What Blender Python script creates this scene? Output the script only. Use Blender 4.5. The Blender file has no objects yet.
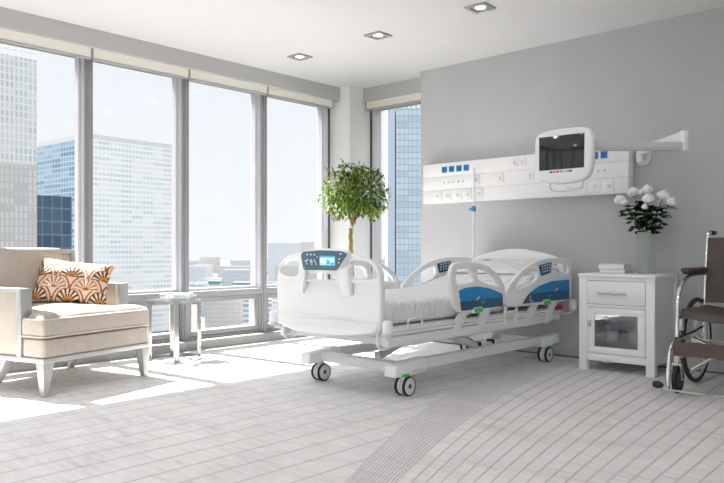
import bpy, bmesh, math, random
from mathutils import Vector, Matrix, noise
random.seed(7)
C = bpy.context.scene.collection
PI = math.pi

# ------------------------------------------------------------------ materials
MATS = {}
def nt(mat): return mat.node_tree.nodes, mat.node_tree.links
class G:
    """tiny node-graph builder"""
    def __init__(s, mat): s.N, s.L = nt(mat)
    def put(s, sock, v):
        if isinstance(v, bpy.types.NodeSocket): s.L.new(v, sock)
        elif v is not None: sock.default_value = v
    def m(s, op, a, b=None, c=None, clamp=False):
        n = s.N.new('ShaderNodeMath'); n.operation = op; n.use_clamp = clamp
        for i, v in enumerate((a, b, c)):
            if v is not None: s.put(n.inputs[i], v)
        return n.outputs[0]
    def noise(s, vec, scale, detail=3, rough=.5):
        n = s.N.new('ShaderNodeTexNoise'); n.inputs['Scale'].default_value = scale
        n.inputs['Detail'].default_value = detail; n.inputs['Roughness'].default_value = rough
        if vec is not None: s.L.new(vec, n.inputs['Vector'])
        return n.outputs['Fac']
    def mapping(s, vec, scale=(1,1,1), rot=(0,0,0)):
        n = s.N.new('ShaderNodeMapping'); s.L.new(vec, n.inputs['Vector'])
        n.inputs['Scale'].default_value = scale; n.inputs['Rotation'].default_value = rot
        return n.outputs[0]
    def coord(s, which='Object'):
        return s.N.new('ShaderNodeTexCoord').outputs[which]
    def sep(s, v):
        n = s.N.new('ShaderNodeSeparateXYZ'); s.L.new(v, n.inputs[0]); return n.outputs
    def comb(s, x, y, z):
        n = s.N.new('ShaderNodeCombineXYZ')
        for i, v in enumerate((x, y, z)): s.put(n.inputs[i], v)
        return n.outputs[0]
    def mix(s, f, a, b):
        n = s.N.new('ShaderNodeMix'); n.data_type = 'RGBA'
        s.put(n.inputs[0], f)
        for sock, v in ((n.inputs[6], a), (n.inputs[7], b)):
            if isinstance(v, bpy.types.NodeSocket): s.L.new(v, sock)
            else: sock.default_value = (*v, 1)
        return n.outputs[2]
    def ramp(s, f, stops):
        n = s.N.new('ShaderNodeValToRGB'); s.L.new(f, n.inputs[0])
        e = n.color_ramp.elements
        while len(e) < len(stops): e.new(.5)
        for i, (p, c) in enumerate(stops): e[i].position = p; e[i].color = (*c, 1)
        return n.outputs[0]
    def bump(s, h, strength, dist=.01):
        n = s.N.new('ShaderNodeBump'); n.inputs['Strength'].default_value = strength
        n.inputs['Distance'].default_value = dist; s.L.new(h, n.inputs['Height']); return n.outputs[0]

def pbr(name, col, rough=.5, metal=0., spec=.5, nz=None, bump=None, emit=None, sheen=0):
    if name in MATS: return MATS[name]
    m = bpy.data.materials.new(name); m.use_nodes = True; MATS[name] = m
    g = G(m); b = m.node_tree.nodes['Principled BSDF']
    b.inputs['Base Color'].default_value = (*col, 1)
    b.inputs['Roughness'].default_value = rough; b.inputs['Metallic'].default_value = metal
    b.inputs['Specular IOR Level'].default_value = spec
    if sheen: b.inputs['Sheen Weight'].default_value = sheen
    if nz:
        sc, amt = nz[0], nz[1]; st = nz[2] if len(nz) > 2 else (1,1,1)
        f = g.noise(g.mapping(g.coord(), st), sc, 4)
        c = g.mix(f, tuple(x*(1-amt) for x in col), tuple(min(1, x*(1+amt)) for x in col))
        g.L.new(c, b.inputs['Base Color'])
    if bump:
        st = bump[2] if len(bump) > 2 else (1,1,1)
        h = g.noise(g.mapping(g.coord(), st), bump[0], 4)
        g.L.new(g.bump(h, bump[1]), b.inputs['Normal'])
    if emit:
        b.inputs['Emission Color'].default_value = (*emit[0], 1); b.inputs['Emission Strength'].default_value = emit[1]
    return m

def glass(name, tint, refl=.06, rough=0.0, fres=True):
    if name in MATS: return MATS[name]
    m = bpy.data.materials.new(name); m.use_nodes = True; MATS[name] = m
    N, L = nt(m); N.remove(N['Principled BSDF']); out = N['Material Output']
    t = N.new('ShaderNodeBsdfTransparent'); t.inputs[0].default_value = (*tint, 1)
    gl = N.new('ShaderNodeBsdfGlossy'); gl.inputs['Roughness'].default_value = rough
    mx = N.new('ShaderNodeMixShader')
    if fres:
        f = N.new('ShaderNodeLayerWeight'); f.inputs[0].default_value = .12
        mm = N.new('ShaderNodeMath'); mm.operation = 'MULTIPLY_ADD'
        L.new(f.outputs['Fresnel'], mm.inputs[0]); mm.inputs[1].default_value = .4; mm.inputs[2].default_value = refl; mm.use_clamp = True
        L.new(mm.outputs[0], mx.inputs[0])
    else: mx.inputs[0].default_value = refl
    L.new(t.outputs[0], mx.inputs[1]); L.new(gl.outputs[0], mx.inputs[2]); L.new(mx.outputs[0], out.inputs[0])
    return m

WALLC   = pbr('grey_plaster', (.525,.53,.54), .85, nz=(3,.06), bump=(45,.22))
CEILM   = pbr('ceiling_white', (.74,.74,.745), .9, bump=(80,.1))
BULK    = pbr('bulkhead_grey', (.50,.50,.50), .8)
COLM    = pbr('column_paint', (.88,.88,.885), .85, bump=(50,.1))
SILLM   = pbr('sill_grey', (.36,.36,.355), .6)
FRAME   = pbr('window_frame_grey', (.26,.265,.27), .45)
FRAME_LIT    = pbr('window_frame_daylit', (.66,.66,.71), .45)  # paler copy of the frame grey: daylight on its sides, as colour
PANE    = glass('window_glass', (.975,.978,.985), .008)
FABRICB = pbr('blind_cream', (.88,.87,.80), .9)
HEM     = pbr('blind_hem_grey', (.42,.42,.42), .5)
WHITE   = pbr('bed_white_plastic', (.86,.865,.88), .32)
WHITE2  = pbr('bed_grey_metal', (.76,.77,.79), .4)
PALE    = pbr('pale_plastic', (.62,.63,.64), .4)
BLUE    = pbr('blue_panel', (.004,.24,.60), .35)
DBLUE   = pbr('dark_blue_panel', (.014,.10,.20), .35)
TEAL    = pbr('control_teal', (.07,.15,.20), .35)
GREEN   = pbr('green_button', (.03,.60,.06), .35)
RED     = pbr('red_plastic', (.6,.02,.03), .4)
KEY     = pbr('key_white', (.75,.78,.8), .5)
CYAN    = pbr('cyan_mark', (.05,.45,.5), .5)
BLACK   = pbr('black_rubber', (.02,.02,.022), .55)
DGREY   = pbr('dark_grey', (.07,.075,.08), .5)
HUB     = pbr('wheel_grey', (.74,.745,.76), .4)
CHROME  = pbr('chrome', (.82,.82,.82), .16, 1.)
STEEL   = pbr('brushed_steel', (.62,.60,.56), .35, 1.)
SILVER  = pbr('silver_paint', (.40,.405,.405), .38, .25)
SHEET   = pbr('white_sheet', (.86,.86,.87), .9, sheen=.1)
def folds(m):
    g = G(m); co = g.coord(); b = m.node_tree.nodes['Principled BSDF']
    w = g.noise(g.mapping(co, (1.3,6.5,3), (0,0,.35)), 2.6, 3, .55); w2 = g.noise(co, 30, 3)
    r = g.m('ABSOLUTE', g.m('SUBTRACT', w, .5))                      # creases where the noise crosses its middle
    h = g.m('ADD', g.m('MULTIPLY', r, 1.0), g.m('MULTIPLY', w2, .05))
    g.L.new(g.bump(h, .8, .11), b.inputs['Normal'])
folds(SHEET)
UPH     = pbr('taupe_fabric', (.43,.38,.33), .95, nz=(60,.16,(1,1,.35)), bump=(300,.3), sheen=.2)
NIGHT   = pbr('nightstand_white', (.92,.925,.935), .4)
PANELW  = pbr('panel_white', (.86,.86,.87), .35)
PANELG  = pbr('panel_edge', (.66,.66,.67), .4)
SOCK    = pbr('socket_blue', (.02,.25,.60), .35)
MARK    = pbr('mark_grey', (.5,.5,.51), .5)
SCREEN  = pbr('dark_screen', (.012,.014,.016), .06, spec=.6)
LEATHER = pbr('brown_vinyl', (.098,.072,.059), .55, nz=(25,.25), bump=(120,.25))
PAPER   = pbr('paper_white', (.8,.8,.79), .8)
PAGES   = pbr('paper_edges', (.55,.55,.54), .9, nz=(120,.3,(.1,.1,4)))
CERAM   = pbr('white_ceramic', (.66,.66,.66), .15)
ROSE    = pbr('rose_petals', (.94,.93,.92), .8, nz=(40,.05))
STEMG   = pbr('stem_green', (.03,.10,.02), .6)
BARK    = pbr('bark_golden', (.33,.22,.08), .85, nz=(40,.35), bump=(60,.6))
POT     = pbr('pot_grey', (.16,.16,.16), .5)
SOIL    = pbr('soil', (.05,.035,.025), .95)
LAMP    = pbr('lamp_lens', (1,1,1), .5, emit=((1,.97,.92), 1.6))
TOWEL   = pbr('towel_white', (.72,.70,.68), .95, bump=(90,.3))
CABGL   = glass('cabinet_glass', (.80,.82,.84), .12)
TABGL   = glass('table_glass', (.92,.972,.968), .08)
VASEGL  = glass('vase_glass', (.965,.985,.975), .05)
def frosted(m, col, f):
    N, L = nt(m); out = N['Material Output']; src = out.inputs[0].links[0].from_socket
    d = N.new('ShaderNodeBsdfTranslucent'); d.inputs[0].default_value = (*col, 1)
    d2 = N.new('ShaderNodeBsdfDiffuse'); d2.inputs[0].default_value = (*col, 1)
    a = N.new('ShaderNodeMixShader'); a.inputs[0].default_value = .5; L.new(d.outputs[0], a.inputs[1]); L.new(d2.outputs[0], a.inputs[2])
    b = N.new('ShaderNodeMixShader'); b.inputs[0].default_value = f; L.new(src, b.inputs[1]); L.new(a.outputs[0], b.inputs[2]); L.new(b.outputs[0], out.inputs[0])
frosted(VASEGL, (.88,.92,.90), .30)
WATER   = glass('vase_water', (.955,.98,.965), .02)

def leaf_mat(name, dark, mid, light):
    m = bpy.data.materials.new(name); m.use_nodes = True; g = G(m); b = m.node_tree.nodes['Principled BSDF']
    geo = g.N.new('ShaderNodeNewGeometry')
    c = g.ramp(geo.outputs['Random Per Island'], [(0, dark), (.55, mid), (1, light)])
    g.L.new(c, b.inputs['Base Color']); b.inputs['Roughness'].default_value = .45
    tr = g.N.new('ShaderNodeBsdfTranslucent'); g.L.new(c, tr.inputs[0])
    mx = g.N.new('ShaderNodeMixShader'); mx.inputs[0].default_value = .35
    g.L.new(b.outputs[0], mx.inputs[1]); g.L.new(tr.outputs[0], mx.inputs[2]); g.L.new(mx.outputs[0], g.N['Material Output'].inputs[0])
    return m
LEAF = leaf_mat('ficus_leaves', (.03,.09,.02), (.13,.26,.04), (.46,.50,.10))
RLEAF = leaf_mat('rose_leaves', (.006,.03,.01), (.012,.06,.018), (.03,.11,.03))

# carpet: parallel ribs by the window that meet a fan of curved ribs
def carpet():
    m = bpy.data.materials.new('carpet'); m.use_nodes = True; g = G(m); b = m.node_tree.nodes['Principled BSDF']
    co = g.coord(); x, y, _ = g.sep(co)
    M = g.m
    yc = M('MAXIMUM', y, 1.0)
    e = M('EXPONENT', M('MULTIPLY', M('SUBTRACT', yc, 3.0), -.5))
    sc = M('EXPONENT', M('MULTIPLY', M('SUBTRACT', 1.0, e), -.54))
    s = M('SUBTRACT', M('MULTIPLY', M('ADD', x, .88), sc), .88)
    wob = M('MULTIPLY', M('SUBTRACT', g.noise(co, .6, 1), .5), .03)
    def line(v, period, width):
        f = M('FRACT', M('DIVIDE', v, period))
        d = M('ABSOLUTE', M('SUBTRACT', f, .5))                     # .5 at the line, 0 between
        return M('SMOOTH_MIN', M('DIVIDE', M('SUBTRACT', .5, d), width/period), 1.0, .25)   # 0 at the groove
    left = line(M('ADD', x, wob), .175, .012)
    fine = line(s, .0235, .009)
    fan = line(M('ADD', s, M('MULTIPLY', wob, .5)), .076, .008)
    isfan = M('GREATER_THAN', s, -2.5); isw = M('GREATER_THAN', s, -2.2)
    mid = M('ADD', M('MULTIPLY', fine, M('SUBTRACT', 1.0, isw)), M('MULTIPLY', fan, isw))
    h = M('ADD', M('MULTIPLY', left, M('SUBTRACT', 1.0, isfan)), M('MULTIPLY', mid, isfan), clamp=True)
    st = g.noise(g.mapping(co, (1.6,9,1), (0,0,.9)), 3.2, 5, .65)
    st2 = g.noise(g.mapping(co, (2,5,1), (0,0,.7)), .9, 4, .6)
    mot = M('ADD', M('MULTIPLY', st, .6), M('MULTIPLY', st2, .4))
    base = g.ramp(mot, [(.32, (.58,.57,.565)), (.48, (.73,.72,.715)), (.64, (.82,.81,.805))])
    col = g.mix(h, (.56,.55,.545), base)
    g.L.new(col, b.inputs['Base Color']); b.inputs['Roughness'].default_value = .95
    b.inputs['Specular IOR Level'].default_value = .15
    fib = g.noise(co, 260, 2)
    hh = M('ADD', M('MULTIPLY', h, 1.0), M('MULTIPLY', fib, .25))
    g.L.new(g.bump(hh, .6, .008), b.inputs['Normal'])
    return m
CARPET = carpet()

def facade(name, wall, glassc, glass2, fh, bw, rw, rh, rough=.5, low=None):
    """a grid of windows: floor height fh, bay width bw, window share rw x rh"""
    m = bpy.data.materials.new(name); m.use_nodes = True; g = G(m); b = m.node_tree.nodes['Principled BSDF']
    M = g.m; x, y, z = g.sep(g.coord()); h = M('ADD', x, y)
    u = M('DIVIDE', h, bw); v = M('DIVIDE', z, fh)
    inu = M('LESS_THAN', M('FRACT', u), rw); inv = M('LESS_THAN', M('FRACT', v), rh)
    win = M('MULTIPLY', inu, inv)
    wn = g.N.new('ShaderNodeTexWhiteNoise'); wn.noise_dimensions = '2D'
    g.L.new(g.comb(M('FLOOR', M('DIVIDE', u, 3)), M('FLOOR', v), 0.), wn.inputs['Vector'])
    gc = g.mix(wn.outputs['Value'], glassc, glass2)
    nz = g.sep(g.N.new('ShaderNodeNewGeometry').outputs['Normal'])[2]
    win = M('MULTIPLY', win, M('LESS_THAN', nz, .5))
    w = wall
    if low:
        w = g.mix(M('LESS_THAN', z, low[0]), wall, low[1])
    g.L.new(g.mix(M('GREATER_THAN', nz, .5), g.mix(win, w, gc), (.07,.07,.07)), b.inputs['Base Color'])
    b.inputs['Roughness'].default_value = rough
    return m

# ------------------------------------------------------------------ mesh helpers
class MB:
    def __init__(s): s.bm = bmesh.new(); s.mats = []
    def mi(s, mat):
        if mat not in s.mats: s.mats.append(mat)
        return s.mats.index(mat)
    def add(s, tb, mat, M=None):
        if M is not None: bmesh.ops.transform(tb, matrix=M, verts=tb.verts)
        i = s.mi(mat)
        for f in tb.faces: f.material_index = i
        me = bpy.data.meshes.new('tmp'); tb.to_mesh(me); tb.free()
        s.bm.from_mesh(me); bpy.data.meshes.remove(me); return s
    def box(s, x0, x1, y0, y1, z0, z1, mat, bev=0, seg=2, M=None):
        tb = bmesh.new(); bmesh.ops.create_cube(tb, size=1)
        for v in tb.verts:
            v.co = Vector((x0+(v.co.x+.5)*(x1-x0), y0+(v.co.y+.5)*(y1-y0), z0+(v.co.z+.5)*(z1-z0)))
        if bev: bmesh.ops.bevel(tb, geom=tb.edges[:], offset=bev, segments=seg, profile=.5, affect='EDGES')
        return s.add(tb, mat, M)
    def hexa(s, bot, top, mat, bev=0):
        """two quads (lists of 4 points) joined"""
        tb = bmesh.new(); vb = [tb.verts.new(p) for p in bot]; vt = [tb.verts.new(p) for p in top]
        tb.faces.new(vb[::-1]); tb.faces.new(vt)
        for i in range(4): tb.faces.new((vb[i], vb[(i+1) % 4], vt[(i+1) % 4], vt[i]))
        bmesh.ops.recalc_face_normals(tb, faces=tb.faces[:])
        if bev: bmesh.ops.bevel(tb, geom=tb.edges[:], offset=bev, segments=2, profile=.5, affect='EDGES')
        return s.add(tb, mat)
    def bar(s, a, b, w, h, mat, bev=0, up=(0,0,1)):
        a, b = Vector(a), Vector(b); d = b-a; l = d.length; d.normalize()
        side = d.cross(Vector(up)).normalized(); u2 = side.cross(d)
        M = Matrix((( d.x, side.x, u2.x, a.x), (d.y, side.y, u2.y, a.y), (d.z, side.z, u2.z, a.z), (0,0,0,1)))
        return s.box(0, l, -w/2, w/2, -h/2, h/2, mat, bev, M=M)
    def cyl(s, a, b, r0, r1, mat, n=24, bev=0):
        a, b = Vector(a), Vector(b); d = b-a
        tb = bmesh.new(); bmesh.ops.create_cone(tb, cap_ends=True, segments=n, radius1=r0, radius2=r1, depth=d.length)
        if bev:
            ed = [e for e in tb.edges if all(abs(abs(v.co.z)-d.length/2) < 1e-6 for v in e.verts) and e.verts[0].co.z*e.verts[1].co.z > 0]
            bmesh.ops.bevel(tb, geom=ed, offset=bev, segments=2, profile=.5, affect='EDGES')
        M = Matrix.Translation((a+b)/2) @ d.to_track_quat('Z', 'Y').to_matrix().to_4x4()
        return s.add(tb, mat, M)
    def tube(s, pts, r, mat, n=10, closed=False):
        pts = [Vector(p) for p in pts]; k = len(pts)
        rs = r if isinstance(r, (list, tuple)) else [r]*k
        tb = bmesh.new(); rings = []; ref = None
        for i, p in enumerate(pts):
            if closed: t = (pts[(i+1) % k]-pts[i-1])
            else: t = pts[min(i+1, k-1)]-pts[max(i-1, 0)]
            t.normalize()
            if ref is None: ref = t.orthogonal().normalized()
            ref = (ref-t*ref.dot(t)).normalized(); o = t.cross(ref)
            rings.append([tb.verts.new(p+(ref*math.cos(2*PI*j/n)+o*math.sin(2*PI*j/n))*rs[i]) for j in range(n)])
        for i in range(k if closed else k-1):
            A, B = rings[i], rings[(i+1) % k]
            for j in range(n): tb.faces.new((A[j], A[(j+1) % n], B[(j+1) % n], B[j]))
        if not closed: tb.faces.new(rings[0][::-1]); tb.faces.new(rings[-1])
        bmesh.ops.recalc_face_normals(tb, faces=tb.faces[:])
        return s.add(tb, mat)
    def lathe(s, prof, mat, c=(0,0,0), n=28, M=None, cap=True):
        tb = bmesh.new(); rings = []
        for r, z in prof: rings.append([tb.verts.new((c[0]+r*math.cos(2*PI*j/n), c[1]+r*math.sin(2*PI*j/n), c[2]+z)) for j in range(n)])
        for A, B in zip(rings, rings[1:]):
            for j in range(n): tb.faces.new((A[j], A[(j+1) % n], B[(j+1) % n], B[j]))
        if cap: tb.faces.new(rings[0][::-1]); tb.faces.new(rings[-1])
        bmesh.ops.recalc_face_normals(tb, faces=tb.faces[:])
        return s.add(tb, mat, M)
    def board(s, outline, mat, plane, at, th, holes=(), bev=0, smooth=0, fn=None):
        """outline with holes, solid, on plane 'x' (a=y,b=z), 'y' (a=x,b=z) or 'z' (a=x,b=y), centred on `at`"""
        cu = bpy.data.curves.new('tmp', 'CURVE'); cu.dimensions = '2D'; cu.fill_mode = 'BOTH'
        cu.extrude = max(th/2-bev, 1e-5); cu.bevel_depth = bev; cu.bevel_resolution = 2; cu.offset = -bev
        for k, pl in enumerate([outline]+list(holes)):
            pl = chaikin(pl, smooth)
            sp = cu.splines.new('POLY'); sp.points.add(len(pl)-1); sp.use_cyclic_u = True
            for q, p in zip(sp.points, pl): q.co = (p[0], p[1], 0, 1)
        o = bpy.data.objects.new('tmp', cu); C.objects.link(o)
        dg = bpy.context.evaluated_depsgraph_get(); me = bpy.data.meshes.new_from_object(o.evaluated_get(dg))
        tb = bmesh.new(); tb.from_mesh(me); bpy.data.meshes.remove(me)
        bpy.data.objects.remove(o); bpy.data.curves.remove(cu)
        bmesh.ops.remove_doubles(tb, verts=tb.verts[:], dist=1e-5)
        for v in tb.verts:
            a, b, c = v.co
            v.co = {'x': (at+c, a, b), 'y': (a, at-c, b), 'z': (a, b, at+c)}[plane]
            if fn: v.co = fn(v.co)
        bmesh.ops.recalc_face_normals(tb, faces=tb.faces[:])
        return s.add(tb, mat)
    def grid(s, f, nu, nv, mat, closed_u=False):
        tb = bmesh.new(); V = [[tb.verts.new(f(i/(nu if closed_u else nu-1), j/(nv-1))) for i in range(nu)] for j in range(nv)]
        for j in range(nv-1):
            for i in range(nu if closed_u else nu-1):
                tb.faces.new((V[j][i], V[j][(i+1) % nu], V[j+1][(i+1) % nu], V[j+1][i]))
        if closed_u: tb.faces.new(V[0][::-1]); tb.faces.new(V[-1])
        bmesh.ops.recalc_face_normals(tb, faces=tb.faces[:])
        return s.add(tb, mat)

def chaikin(p, it):
    for _ in range(it):
        q = []
        for i in range(len(p)):
            a, b = p[i], p[(i+1) % len(p)]
            q += [(a[0]*.75+b[0]*.25, a[1]*.75+b[1]*.25), (a[0]*.25+b[0]*.75, a[1]*.25+b[1]*.75)]
        p = q
    return p
def rounded(pts, r, n=4):
    """polygon with its corners turned into arcs of radius about r"""
    out = []
    for i in range(len(pts)):
        p = Vector((*pts[i], 0)); a = Vector((*pts[i-1], 0)); b = Vector((*pts[(i+1) % len(pts)], 0))
        q0 = p+(a-p).normalized()*r; q1 = p+(b-p).normalized()*r
        for k in range(n+1):
            t = k/n; w = q0*(1-t)**2+p*2*t*(1-t)+q1*t*t; out.append((w.x, w.y))
    return out
def spline(p, per=6):
    """open Catmull-Rom through 3D points"""
    p = [Vector(q) for q in p]; out = []
    for i in range(len(p)-1):
        a, b, c, d = p[max(i-1, 0)], p[i], p[i+1], p[min(i+2, len(p)-1)]
        for k in range(per):
            t = k/per
            out.append(.5*((2*b)+(c-a)*t+(2*a-5*b+4*c-d)*t*t+(3*b-a-3*c+d)*t**3))
    return out+[p[-1]]

ORG = {}
def finish(name, mb, parent=None, local=False, smooth=40):
    me = bpy.data.meshes.new(name)
    if parent is not None and not local:
        bmesh.ops.translate(mb.bm, vec=-Vector(ORG.get(parent, (0,0,0))), verts=mb.bm.verts[:])
    mb.bm.to_mesh(me); mb.bm.free()
    for m in mb.mats: me.materials.append(m)
    if smooth:
        me.shade_smooth(); me.set_sharp_from_angle(angle=math.radians(smooth))
    o = bpy.data.objects.new(name, me); C.objects.link(o)
    if parent is not None:
        o.parent = parent; ORG[o] = ORG.get(parent, (0,0,0))
    return o
def tag(o, label, cat, group=None, kind=None):
    o['label'] = label; o['category'] = cat
    if group: o['group'] = group
    if kind: o['kind'] = kind
    return o
def thing(name, label, cat, loc, rotz=0, group=None):
    o = bpy.data.objects.new(name, None); o.empty_display_size = .1; C.objects.link(o)
    o.location = loc; o.rotation_euler = (0,0,rotz); ORG[o] = tuple(loc)
    return tag(o, label, cat, group)
def single(name, mb, label, cat, group=None, smooth=40, loc=None):
    """a thing that is one mesh, its origin at loc"""
    if loc is not None: bmesh.ops.translate(mb.bm, vec=-Vector(loc), verts=mb.bm.verts[:])
    o = finish(name, mb, smooth=smooth)
    if loc is not None: o.location = loc
    ORG[o] = tuple(loc or (0,0,0))
    return tag(o, label, cat, group)
def struct(name, mb, parent=None, smooth=0):
    o = finish(name, mb, parent, smooth=smooth); o['kind'] = 'structure'; return o

# ------------------------------------------------------------------ the room
XW, YW, CZ = -5.96, 6.12, 2.938
LAMP_W = 10.4
XR, YB = 1.9, -1.5
struct('floor', MB().box(-6.32, XR, YB, 6.62, -.2, 0, CARPET))
struct('ceiling', MB().box(-6.32, XR+.2, YB-.2, 6.62, CZ, CZ+.25, CEILM))
struct('wall_back', MB().box(-4.772, XR, YW, 6.62, 0, CZ, WALLC))
struct('wall_right', MB().box(XR, XR+.2, YB, 6.62, 0, CZ, pbr('bounce_white_wall', (.88,.88,.88), .85)))  # unseen wall, made white to bounce light onto bed and nightstand
mb = MB(); mb.box(-6.32, XR, YB-.2, YB, 0, .088, SILLM); mb.box(-6.32, XR, YB-.2, YB, 2.777, CZ, BULK); mb.box(-6.32, -5.8, YB-.2, YB, .088, 2.777, COLM)
struct('wall_front', mb)
for k in range(8):                                                   # unseen glazed wall behind the camera, added for more daylight
    x0 = -5.8+k*.9625; x1 = x0+.9625
    mb = MB()
    for q in ((x0, x0+.036, .088, 2.777), (x1-.036, x1, .088, 2.777), (x0+.036, x1-.036, .511, .573), (x0+.036, x1-.036, .088, .13), (x0+.036, x1-.036, 2.72, 2.777)):
        mb.box(q[0], q[1], YB-.19, YB-.06, q[2], q[3], FRAME)
    wf = struct('window_%d' % (11+k), mb)
    struct('pane', MB().box(x0+.036, x1-.036, YB-.124, YB-.116, .13, 2.72, PANE), wf)
struct('trim_1', MB().box(-6.32, XW, YB, 6.07, 2.777, CZ, BULK))                # bulkhead over the long windows
struct('trim_2', MB().box(-5.80, -4.772, 6.307, 6.62, 2.777, CZ, BULK))          # bulkhead over the narrow window
struct('trim_3', MB().box(-6.32, -5.80, 6.07, 6.62, 0, CZ, COLM))               # corner column
sill = MB()
yb = [YB, -.65, .95, 2.62, 4.86, 6.07]
for a, b in zip(yb, yb[1:]): sill.box(-6.32, XW, a+.002, b-.002, 0, .088, SILLM, .003)
struct('trim_4', sill)
struct('trim_5', MB().box(-5.80, -4.772, 6.307, 6.62, 0, .088, SILLM, .003))

# the long window wall: mullions every metre, a transom, a lower casement
MULL = [-1.02+k for k in range(7)]
XF, XG = -6.05, -6.17
for n, y in enumerate(MULL):
    mb = MB(); mb.box(XF-.028, XF, y-.036, y+.036, .088, 2.777, FRAME, .003); mb.box(-6.25, XF-.028, y-.034, y+.034, .088, 2.777, FRAME_LIT, .003)
    mb.box(-6.2, XF+.012, y-.016, y+.016, .088, 2.777, FRAME, .003)
    struct('trim_%d' % (6+n), mb)
ys = MULL + [6.001]
for n in range(len(ys)-1):
    y0, y1 = ys[n]+.036, ys[n+1]-.036
    mb = MB()
    mb.box(-6.24, XF, y0, y1, .511, .573, FRAME, .004)
    mb.box(-6.24, XF-.02, y0, y1, .088, .115, FRAME, .003)
    mb.box(-6.24, XF-.03, y0, y1, 2.72, 2.777, FRAME, .003)
    a, b, c, d = y0+.004, y1-.004, .119, .507                      # lower casement
    for q in ((a, b, c, c+.05), (a, b, d-.05, d), (a, a+.05, c+.05, d-.05), (b-.05, b, c+.05, d-.05)):
        mb.box(-6.21, -6.115, *q, FRAME_LIT, .002); mb.box(-6.115, -6.09, *q, FRAME, .003)
    for q in ((y0, y1, .573, .60), (y0, y0+.022, .60, 2.72), (y1-.022, y1, .60, 2.72)):
        mb.box(-6.21, -6.14, *q, FRAME_LIT, .003)
    w = struct('window_%d' % (n+1), mb)
    p = MB(); p.box(XG-.004, XG+.004, y0, y1, .573, 2.73, PANE); p.box(XG-.004, XG+.004, a+.045, b-.045, c+.045, d-.045, PANE)
    q = struct('pane', p, w)
mb = MB(); mb.box(-6.25, -6.13, 6.005, 6.07, .088, 2.777, pbr('dark_seal', (.10,.10,.105), .6), .003); mb.box(-6.25, -6.10, 5.965, 6.005, .088, 2.777, FRAME_LIT, .003)
struct('trim_15', mb)
# narrow window between the column and the bed wall
mb = MB()
for q in ((-5.785, -5.75), (-4.81, -4.772)): mb.box(*q, 6.45, 6.585, .088, 2.777, FRAME_LIT, .003)
mb.box(-5.80, -5.785, 6.43, 6.56, .088, 2.777, MATS['dark_seal'], .003)
for q in ((2.70, 2.777), (.511, .573), (.088, .14)): mb.box(-5.75, -4.81, 6.45, 6.585, q[0], q[1], FRAME, .004)
w = struct('window_10', mb)
p = MB(); p.box(-5.75, -4.81, 6.556, 6.564, .573, 2.70, PANE); p.box(-5.75, -4.81, 6.556, 6.564, .14, .511, PANE)
struct('pane', p, w)
struct('baseboard_back', MB().box(-4.772, XR, YW-.012, YW, 0, .012, pbr('dark_joint', (.12,.125,.13), .7)))

# roller blinds, nearly fully raised
def blind(a, b, along, at, label):
    r = thing('roller_blind', label, 'blind', ((at, (a+b)/2, 2.68) if along == 'y' else ((a+b)/2, at, 2.68)), 0, 'raised roller blinds over the windows')
    def bx(m, p0, p1, t0, t1, z0, z1, mat, bev=0):
        if along == 'y': m.box(at+t0, at+t1, p0, p1, z0, z1, mat, bev)
        else: m.box(p0, p1, at-t1, at-t0, z0, z1, mat, bev)
        return m
    finish('fabric', bx(MB(), a, b, -.012, .006, 2.69, 2.83, FABRICB), r)
    finish('hem_bar', bx(MB(), a, b, -.016, .012, 2.672, 2.692, HEM, .004), r)
    for q in (a-.010, b+.002): finish('bracket', bx(MB(), q, q+.008, -.03, .014, 2.69, 2.777, SILVER, .002), r)
NB = ['cream roller blind raised above the window behind the beige armchair',
      'cream roller blind raised above the window of the pale office block',
      'cream roller blind raised above the window behind the glass side table',
      'cream roller blind raised above the tall window beside the corner column']
for k in range(4):
    y0 = MULL[3+k]; y1 = MULL[4+k] if k < 3 else 5.99
    blind(y0+.012, y1-.012, 'y', -6.0, NB[k])
blind(-5.775, -4.785, 'x', 6.345, 'short cream roller blind over the narrow window by the bed wall')
# recessed square lamps
LAMPS = [(-5.29,4.81,'square recessed ceiling lamp by the window corner, first of the three'),
         (-4.24,4.81,'square recessed ceiling lamp in the middle of the three'),
         (-3.15,4.81,'square recessed ceiling lamp above the bed head end, last of the three')]
LAMPS += [(-5.29+1.07*i, y, None) for y in (2.25, -.30) for i in range(1, 7)] + [(-2.08+1.07*i, 4.81, None) for i in range(3)]  # further lamps out of view, added to brighten the room
for x, y, lb in LAMPS:
    r = thing('ceiling_lamp', lb or 'added square ceiling lamp out of view, brightening the room', 'lamp', (x, y, CZ), 0, 'recessed ceiling lamps')
    mb = MB(); s = .092
    for q in ((-s, s, -s, -s+.03), (-s, s, s-.03, s), (-s, -s+.03, -s+.03, s-.03), (s-.03, s, -s+.03, s-.03)):
        mb.box(x+q[0], x+q[1], y+q[2], y+q[3], CZ-.014, CZ+.002, SILVER, .002)
    finish('trim_frame', mb, r)
    mb = MB(); mb.lathe([(.066,0), (.045,.006), (.04,.008)], pbr('lamp_reflector', (.45,.42,.38), .3, .6), (x, y, CZ-.010), cap=False); finish('reflector', mb, r)
    mb = MB(); mb.cyl((x, y, CZ-.006), (x, y, CZ-.002), .042, .042, LAMP); finish('lens', mb, r)
    ld = bpy.data.lights.new('lamp_light', 'SPOT'); ld.energy = LAMP_W*(.3 if y > 4 else 1.); ld.spot_size = math.radians(172); ld.spot_blend = .5; ld.shadow_soft_size = .09; ld.color = (1,.98,.96)
    lo = bpy.data.objects.new('lamp_light', ld); C.objects.link(lo); lo.location = (x, y, CZ-.03)

# ------------------------------------------------------------------ bed
BX = -3.49                                                            # centre line
bed = thing('hospital_bed', 'white electric hospital bed with blue side panels on twin castors', 'bed', (BX, 4.7, 0))
def mirr(x): return 2*BX-x
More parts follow.
